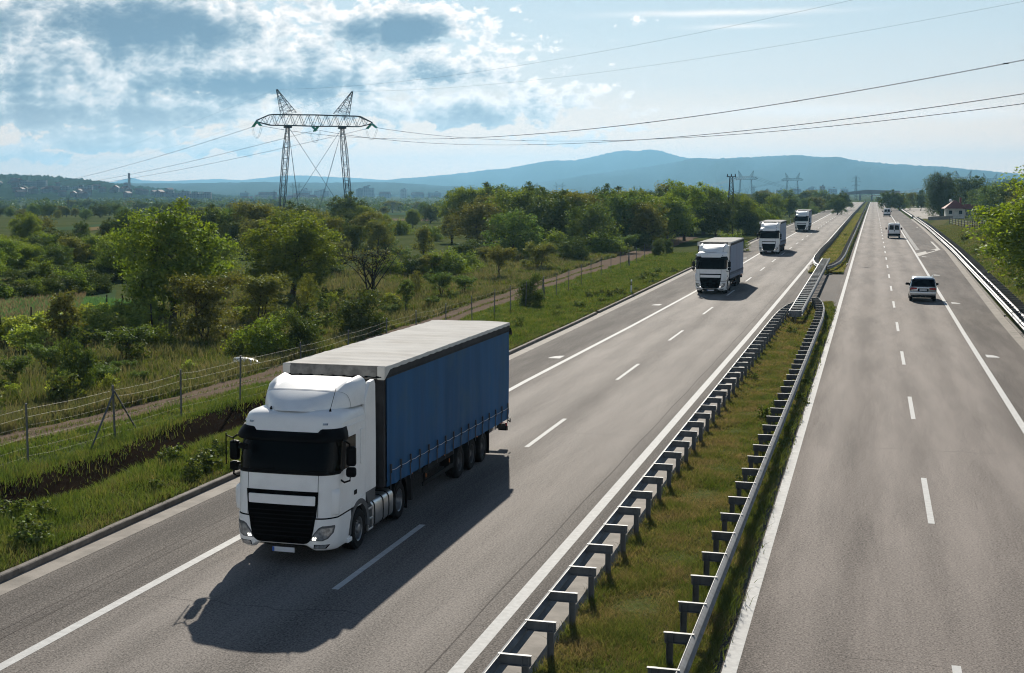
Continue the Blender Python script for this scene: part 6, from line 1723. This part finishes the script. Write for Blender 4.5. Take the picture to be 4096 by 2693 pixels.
a, b = at(2158, 512), at(2213, 509); mb = MB(); d_ = b - a; n_ = Vector((-d_.y, d_.x, 0)).normalized() * .14
mb.loft([[a - n_ + Vector((0, 0, -.2)), a - n_ + Vector((0, 0, .85)), a + n_ + Vector((0, 0, .85)), a + n_ + Vector((0, 0, -.2))], [b - n_ + Vector((0, 0, -.2)), b - n_ + Vector((0, 0, .85)), b + n_ + Vector((0, 0, .85)), b + n_ + Vector((0, 0, -.2))]], True, True)
tag(mb.build('low_wall', M_CONC), 'low dark wall in front of the willow and hut', 'wall')
fq = [at(2207, 520), at(2228, 527), at(2249, 532), at(2265, 534), at(2282, 535), at(2298, 534), at(2314, 531), at(2340, 528)]
ro = empty('picket_fence', fq[0]); tag(ro, 'dark picket fence on the crest of the bank before the hut', 'fence'); q0 = None
for A, B in zip(fq[:-1], fq[1:]):
    for k in range(3):
        q = A.lerp(B, k / 3)
        if q0 is None: mb = MB(); mb.box((0, 0, .6), (.12, .12, 1.6)); q0 = c = mb.build('post', M_LATTICE, ro)
        else: c = q0.copy(); COL.objects.link(c); c.parent = ro
        c.location = Vector((q.x, q.y, float(ground_z(q.x, q.y)))) - fq[0]
mb = MB()
for hh in (.35, .75, 1.15):
    for A, B in zip(fq[:-1], fq[1:]): mb.tube([A + Vector((0, 0, hh)) - fq[0], B + Vector((0, 0, hh)) - fq[0]], .022, 4)
mb.build('wire', M_LATTICE, ro)

x, y = far_at(2032, 1420); ts = empty('toll_station', (x, y, -2)); tag(ts, 'grey flat roofed toll station where the motorway ends', 'toll station')
mb = MB(); mb.prism([(-26, 9.2), (-6, 11.6), (22, 10.6), (22, 8.2), (-26, 7.2)], 'y', -9, 9); mb.build('canopy', M_CITY[1], ts)
mb = MB()
for xx in (-22, -12, -2, 8, 18): mb.box((xx, 0, 3.6), (1.6, 3, 7.4))
mb.build('pillar', M_CITY[1], ts, fix=False)
mb = MB(); mb.box((15, 3, 3.8), (12, 8, 7.4)); mb.build('gatehouse', M_CITY[0], ts)
x, y = far_at(2087, 1300); sg_ = empty('sign_board', (x, y, -2.0)); tag(sg_, 'dark red roadside board right of the toll station', 'sign')
mb = MB(); mb.box((0, 0, 6.2), (10, .5, 4.6)); mb.build('board', pbr('sign_red', (.16, .03, .03), .6), sg_)
mb = MB(); mb.box((-3.5, .3, 2), (.4, .4, 4.4)); mb.box((3.5, .3, 2), (.4, .4, 4.4)); mb.build('post', M_STEEL_D, sg_, fix=False)

# ------------------------------------------------------------------ the city


def city_mat(name, wall, win):
    m, N, out = base_mat(name); b = N.new('ShaderNodeBsdfPrincipled'); s = N.sep(N.new('ShaderNodeTexCoord').outputs['Object'])
    u = N.m('FRACT', N.m('MULTIPLY', N.m('ADD', s[0], s[1]), 1 / 3.6)); v = N.m('FRACT', N.m('MULTIPLY', s[2], 1 / 3.0))
    w = N.m('MULTIPLY', N.m('MULTIPLY', N.m('GREATER_THAN', u, .34), N.m('LESS_THAN', u, .80)), N.m('MULTIPLY', N.m('GREATER_THAN', v, .30), N.m('LESS_THAN', v, .78)))
    N.put(b.inputs['Base Color'], N.mix(w, wall, win)); b.inputs['Roughness'].default_value = .7
    N.put(out.inputs[0], b.outputs[0]); return m


CW = [city_mat('flats_pale', (.24, .24, .24), (.05, .055, .06)), city_mat('flats_grey', (.13, .135, .145), (.035, .04, .045)), city_mat('flats_tan', (.18, .15, .125), (.04, .04, .045)), city_mat('flats_dark', (.07, .075, .085), (.03, .035, .04))]


def block(px, top, w, dist, mat, label, group=None, steps=1, zb=-9, depth=None):
    x, y = far_at(px, dist); dep = -x * math.sin(YAW) + y * math.cos(YAW)
    W_ = w * S24 * dep / F; H_ = height_for(top, x, y) - zb
    o = empty('apartment_block', (x, y, zb)); tag(o, label, 'building', group); o.rotation_euler = (0, 0, YAW + random.uniform(-.3, .3))
    mb = MB(); D_ = depth or min(W_, 16)
    if steps == 1: mb.box((0, 0, H_ / 2), (W_, D_, H_))
    else:
        for k in range(steps):
            hh = H_ * (1 - .14 * abs(k - (steps - 1) / 2)); mb.box((W_ * ((k + .5) / steps - .5), (k % 2) * 2.5, hh / 2), (W_ / steps - .02, D_, hh))
    mb.build('wall', mat, o, fix=False)
    mb = MB()
    if H_ > 12: mb.box((W_ * .15, 0, H_ + 1.2), (W_ * .22, D_ * .5, 2.4)); mb.box((0, 0, H_ + .15), (W_ * .98, D_ + .6, .3)); mb.build('roof', M_CITY[2], o, fix=False)
    else: mb.prism([(-D_ * .55, H_), (D_ * .55, H_), (0, H_ + D_ * .32)], 'x', -W_ * .52, W_ * .52); mb.build('roof', M_CITY_ROOF, o)
    return o


for (px, top, w, d_, m, st, lab) in [
    (851, 433, 38, 3200, 1, 3, 'tall stepped tower block right of the large pylon'), (835, 440, 14, 3100, 3, 1, 'dark slab block beside the right pylon leg'), (938, 440, 13, 3300, 0, 1, 'slim white tower in the middle of the skyline'), (476, 452, 22, 2900, 3, 1, 'dark square block above the wood left of the pylon'), (568, 447, 20, 3200, 3, 2, 'stepped dark block left of the pylon leg'), (622, 452, 40, 3000, 2, 1, 'long pinkish block behind the left pylon leg'),
    (706, 440, 34, 3400, 1, 3, 'stepped grey flats between the pylon legs, left'), (748, 441, 34, 3500, 1, 3, 'stepped grey flats between the pylon legs, right'), (1072, 439, 26, 3500, 1, 3, 'broad stepped block on the skyline left of a lattice mast'), (1197, 438, 13, 3400, 3, 1, 'dark tower between two small portal pylons'), (1215, 448, 24, 3300, 0, 2, 'pale low factory beside the dark tower'), (1160, 446, 20, 3500, 1, 2, 'grey flats left of the dark tower'),
    (1010, 447, 30, 3500, 1, 2, 'low grey flats right of the slim white tower'), (1120, 449, 30, 3500, 3, 2, 'low dark flats right of a lattice mast'), (895, 451, 24, 3300, 1, 1, 'low grey flats left of the slim white tower'), (970, 452, 26, 3400, 3, 1, 'low dark flats behind the slim white tower'), (1460, 452, 34, 3400, 1, 2, 'pale long block above the dense tree belt'), (1520, 450, 44, 3600, 0, 3, 'long hazy block above the tallest roadside tree'),
    (1780, 441, 20, 3400, 1, 2, 'stepped flats right of the skyline portal pylon'), (1812, 440, 18, 3400, 1, 2, 'stepped flats left of the farther portal pylon'), (1850, 437, 22, 3300, 1, 2, 'hazy tower flats above the last truck'), (1886, 436, 20, 3300, 1, 3, 'tower flats right above the last truck'), (1911, 433, 9, 2400, 2, 1, 'tan silo tower above the far carriageway'), (1935, 437, 18, 3300, 1, 2, 'flats right of the tan silo tower'), (1962, 438, 17, 3300, 1, 2, 'flats left of the lattice mast over the toll station'), (1700, 447, 40, 3600, 0, 3, 'pale hazy flats behind the skyline portal pylon'), (1630, 452, 40, 2600, 3, 2, 'dark sheds below the tower crane'),
    (22, 452, 40, 2350, 2, 2, 'pinkish tower flats at the left edge below the hill'), (300, 447, 34, 2700, 0, 2, 'pale flats at the foot of the wooded hill'), (700, 455, 34, 2800, 0, 1, 'bright roofed hall below the stepped grey flats'), (2080, 449, 30, 2600, 2, 1, 'tan terrace right of the toll station'), (2140, 446, 26, 2900, 0, 1, 'pale terrace left of the willow')]:
    block(px, top, w, d_, CW[m], lab, 'apartment blocks on the skyline', st)
for i in range(34):
    px = random.uniform(560, 1340) if i % 3 else random.uniform(1990, 2150)
    block(px, random.uniform(456, 463), random.uniform(10, 26), random.uniform(2400, 3200), CW[i % 3], 'low building of the hazy town below the skyline', 'low town buildings', 1, depth=10)
# tower crane
x, y = far_at(1641, 2300); cr = empty('tower_crane', (x, y, -3)); tag(cr, 'pale tower crane with a horizontal jib left of the lattice pole', 'crane'); hz = height_for(433, x, y) + 3
cr.rotation_euler = (0, 0, YAW)
mb = MB(); lattice(mb, (0, 0, 0), (0, 0, hz), 2, 2, 2, 14, .22, .12); mb.build('mast', M_STEEL, cr, fix=False)
mb = MB(); lattice(mb, (-38, 0, hz - 4), (14, 0, hz - 4), 1.5, 1.5, 1.6, 20, .2, .1); mb.tube([(0, 0, hz + 4), (-26, 0, hz - 3)], .15, 4); mb.tube([(0, 0, hz + 4), (12, 0, hz - 3)], .15, 4); mb.tube([(0, 0, hz), (0, 0, hz + 4)], .4, 4); mb.build('jib', M_STEEL, cr, fix=False)

# ------------------------------------------------------------------ hills and mountains


def ridge(name, pts, d0, d1, d2, mat, label, rough=.0, ncol=220, zfoot=-2.0, seed=1):
    """a range whose crest stands at distance D1, running down to the plain at D0 in front and D2 behind"""
    rng = np.random.default_rng(seed)
    px = np.linspace(pts[0][0], pts[-1][0], ncol); top = np.interp(px, [q[0] for q in pts], [q[1] for q in pts])
    k = np.array([.25, .5, .25])
    for _ in range(2): top[1:-1] = np.convolve(top, k, 'same')[1:-1]
    rows = np.concatenate([np.linspace(0, 1, 26), np.linspace(1, 2, 6)[1:]])
    ph = rng.random(6) * 6.28
    X = np.zeros((len(rows), ncol)); Y = X.copy(); Z = X.copy()
    for j, q in enumerate(px):
        ax, ay = far_at(q, 1.0)
        x1, y1 = ax * d1, ay * d1; hz = height_for(top[j], x1, y1)
        for i, t in enumerate(rows):
            dd = d0 + (d1 - d0) * t if t <= 1 else d1 + (d2 - d1) * (t - 1)
            s = t if t <= 1 else 2 - t
            s = s * s * (3 - 2 * s) * .55 + s * .45
            fold = 1 + .16 * math.sin(q * .021 + ph[0] + t * 3.5) * math.sin(math.pi * min(t, 1)) + .08 * math.sin(q * .055 + ph[1] - t * 6) * math.sin(math.pi * min(t, 1))
            X[i, j], Y[i, j], Z[i, j] = ax * dd, ay * dd, zfoot + (hz - zfoot) * s * fold
    if rough:
        Z += rng.normal(size=Z.shape) * rough * np.clip(rows, 0, 1)[:, None]
    return tag(grid_mesh(name, X, Y, Z, mat), label, 'hill' if 'hill' in name else 'mountain', kind='structure'), (px, rows, X, Y, Z)


HILL, HG = ridge('hill', [(-1500, 440), (-1000, 418), (-420, 402), (-200, 398), (0, 405), (60, 407), (120, 412), (180, 418), (250, 425), (330, 434), (420, 444), (500, 453), (560, 460), (640, 467)], 1900, 3000, 4200, M_HILL, 'wooded hill with houses on the left skyline', 2.2, 480, seed=3)
ridge('hill', [(2150, 452), (2210, 440), (2260, 433), (2300, 428), (2350, 420), (2400, 414), (2550, 408), (2800, 420)], 1500, 2300, 3200, M_HILL, 'low wooded hill at the right edge', 1.8, 180, seed=4)
ridge('mountain', [(-1800, 438), (-600, 430), (160, 428), (260, 427), (400, 426), (520, 425), (640, 424), (760, 425), (900, 424), (1000, 430), (1150, 438), (1300, 450)], 4200, 6200, 8000, M_MOUNT, 'low blue range behind the city on the left', 1.2, 300, seed=5)
ridge('mountain', [(200, 432), (270, 422), (305, 413), (330, 420), (400, 421), (500, 416), (560, 419), (640, 411), (700, 408), (760, 411), (830, 414), (900, 419), (1000, 426), (1150, 440)], 10000, 13000, 15000, M_MOUNT, 'palest distant range with a small peak on the left', 1.0, 240, seed=6)
ridge('mountain', [(700, 442), (780, 430), (860, 421), (930, 417), (1000, 410), (1080, 402), (1130, 396), (1180, 392), (1240, 381), (1300, 374), (1340, 373), (1385, 363), (1430, 353), (1460, 350), (1478, 353), (1500, 351), (1540, 355), (1590, 367), (1640, 375), (1720, 366), (1760, 372), (1900, 392), (2200, 430)], 7500, 10500, 13000, M_MOUNT, 'main blue mountain with a rounded summit', 2.2, 330, seed=7)
ridge('mountain', [(1080, 446), (1200, 432), (1330, 413), (1430, 398), (1520, 386), (1580, 376), (1610, 372), (1680, 369), (1740, 367), (1800, 363), (1850, 362), (1900, 366), (1960, 371), (2040, 379), (2110, 384), (2170, 388), (2230, 393), (2300, 399), (2380, 405), (2500, 410), (2800, 425)], 5200, 8200, 10500, M_MOUNT, 'long nearer blue mountain sloping down to the right', 2.0, 330, seed=8)
px_, rows_, X_, Y_, Z_ = HG
h0 = None
for i in range(52):
    j = int(np.searchsorted(px_, random.uniform(-30, 420))); r_ = int(random.triangular(2, 18, 7))
    if h0 is None:
        h0 = o = empty('house'); mb = MB(); mb.box((0, 0, 3), (11, 9, 6.5)); mb.build('wall', M_HOUSEWALL, o, fix=False); mb = MB(); mb.prism([(-5.2, 6.2), (5.2, 6.2), (0, 9.4)], 'x', -6, 6); mb.build('roof', M_CITY_ROOF, o)
    else: o = copy_tree(h0)
    o.location = (X_[r_, j], Y_[r_, j], Z_[r_, j]); o.rotation_euler = (0, 0, random.uniform(0, 3)); k_ = random.uniform(.6, 1.05); o.scale = (k_, k_, k_)
    tag(o, 'small tile roofed house scattered on the wooded hill', 'house', 'houses on the hillside')
for (px, r_, W_, H_, lab) in [(62, 12, 60, 9, 'long pale row of flats on the wooded hill'), (155, 11, 34, 8, 'pale flats right of the long row on the hill'), (190, 11, 28, 8, 'pale flats on the hill near the smoking chimney'), (400, 5, 46, 9, 'tan hall with bright roof at the right end of the hill'), (460, 4, 34, 9, 'pale flats low on the right end of the hill')]:
    j = int(np.searchsorted(px_, px)); o = empty('apartment_block', (X_[r_, j], Y_[r_, j], Z_[r_, j] - 3)); tag(o, lab, 'building', 'apartment blocks on the hill'); o.rotation_euler = (0, 0, YAW)
    mb = MB()
    for k in range(4): mb.box((W_ * ((k + .5) / 4 - .5), (k % 2) * 2, (H_ + 2 * (k % 2)) / 2), (W_ / 4 - .05, 12, H_ + 2 * (k % 2)))
    mb.build('wall', CW[1], o, fix=False)
j = int(np.searchsorted(px_, 297)); o = empty('chimney', (X_[12, j], Y_[12, j], Z_[12, j] - 2)); tag(o, 'striped factory chimney on the slope of the hill', 'chimney')
mb = MB(); mb.lathe([(0, 2.6), (12, 2.2), (22, 1.9)], (0, 0, 0), 'z', 14); mb.build('lower_shaft', M_CITY[0], o)
mb = MB(); mb.lathe([(22, 1.9), (30, 1.7), (30, 1.2)], (0, 0, 0), 'z', 14); mb.build('red_band', M_CITY_ROOF, o)

# ------------------------------------------------------------------ the air
mb = MB(); mb.box((0, 7000, 179.5), (34000, 17000, 377))
hz_ = mb.build('haze', None)
hm = bpy.data.materials.new('haze'); hm.use_nodes = True
for n in list(hm.node_tree.nodes): hm.node_tree.nodes.remove(n)
N = Nodes(hm.node_tree); v = N.new('ShaderNodeVolumePrincipled')
v.inputs['Color'].default_value = (.165, .35, .515, 1); v.inputs['Density'].default_value = .0001; v.inputs['Anisotropy'].default_value = .5
hm.node_tree.links.new(v.outputs[0], N.new('ShaderNodeOutputMaterial').inputs['Volume'])
hz_.data.materials.clear(); hz_.data.materials.append(hm)
tag(hz_, 'bluish summer haze over the plain', 'haze', kind='stuff')
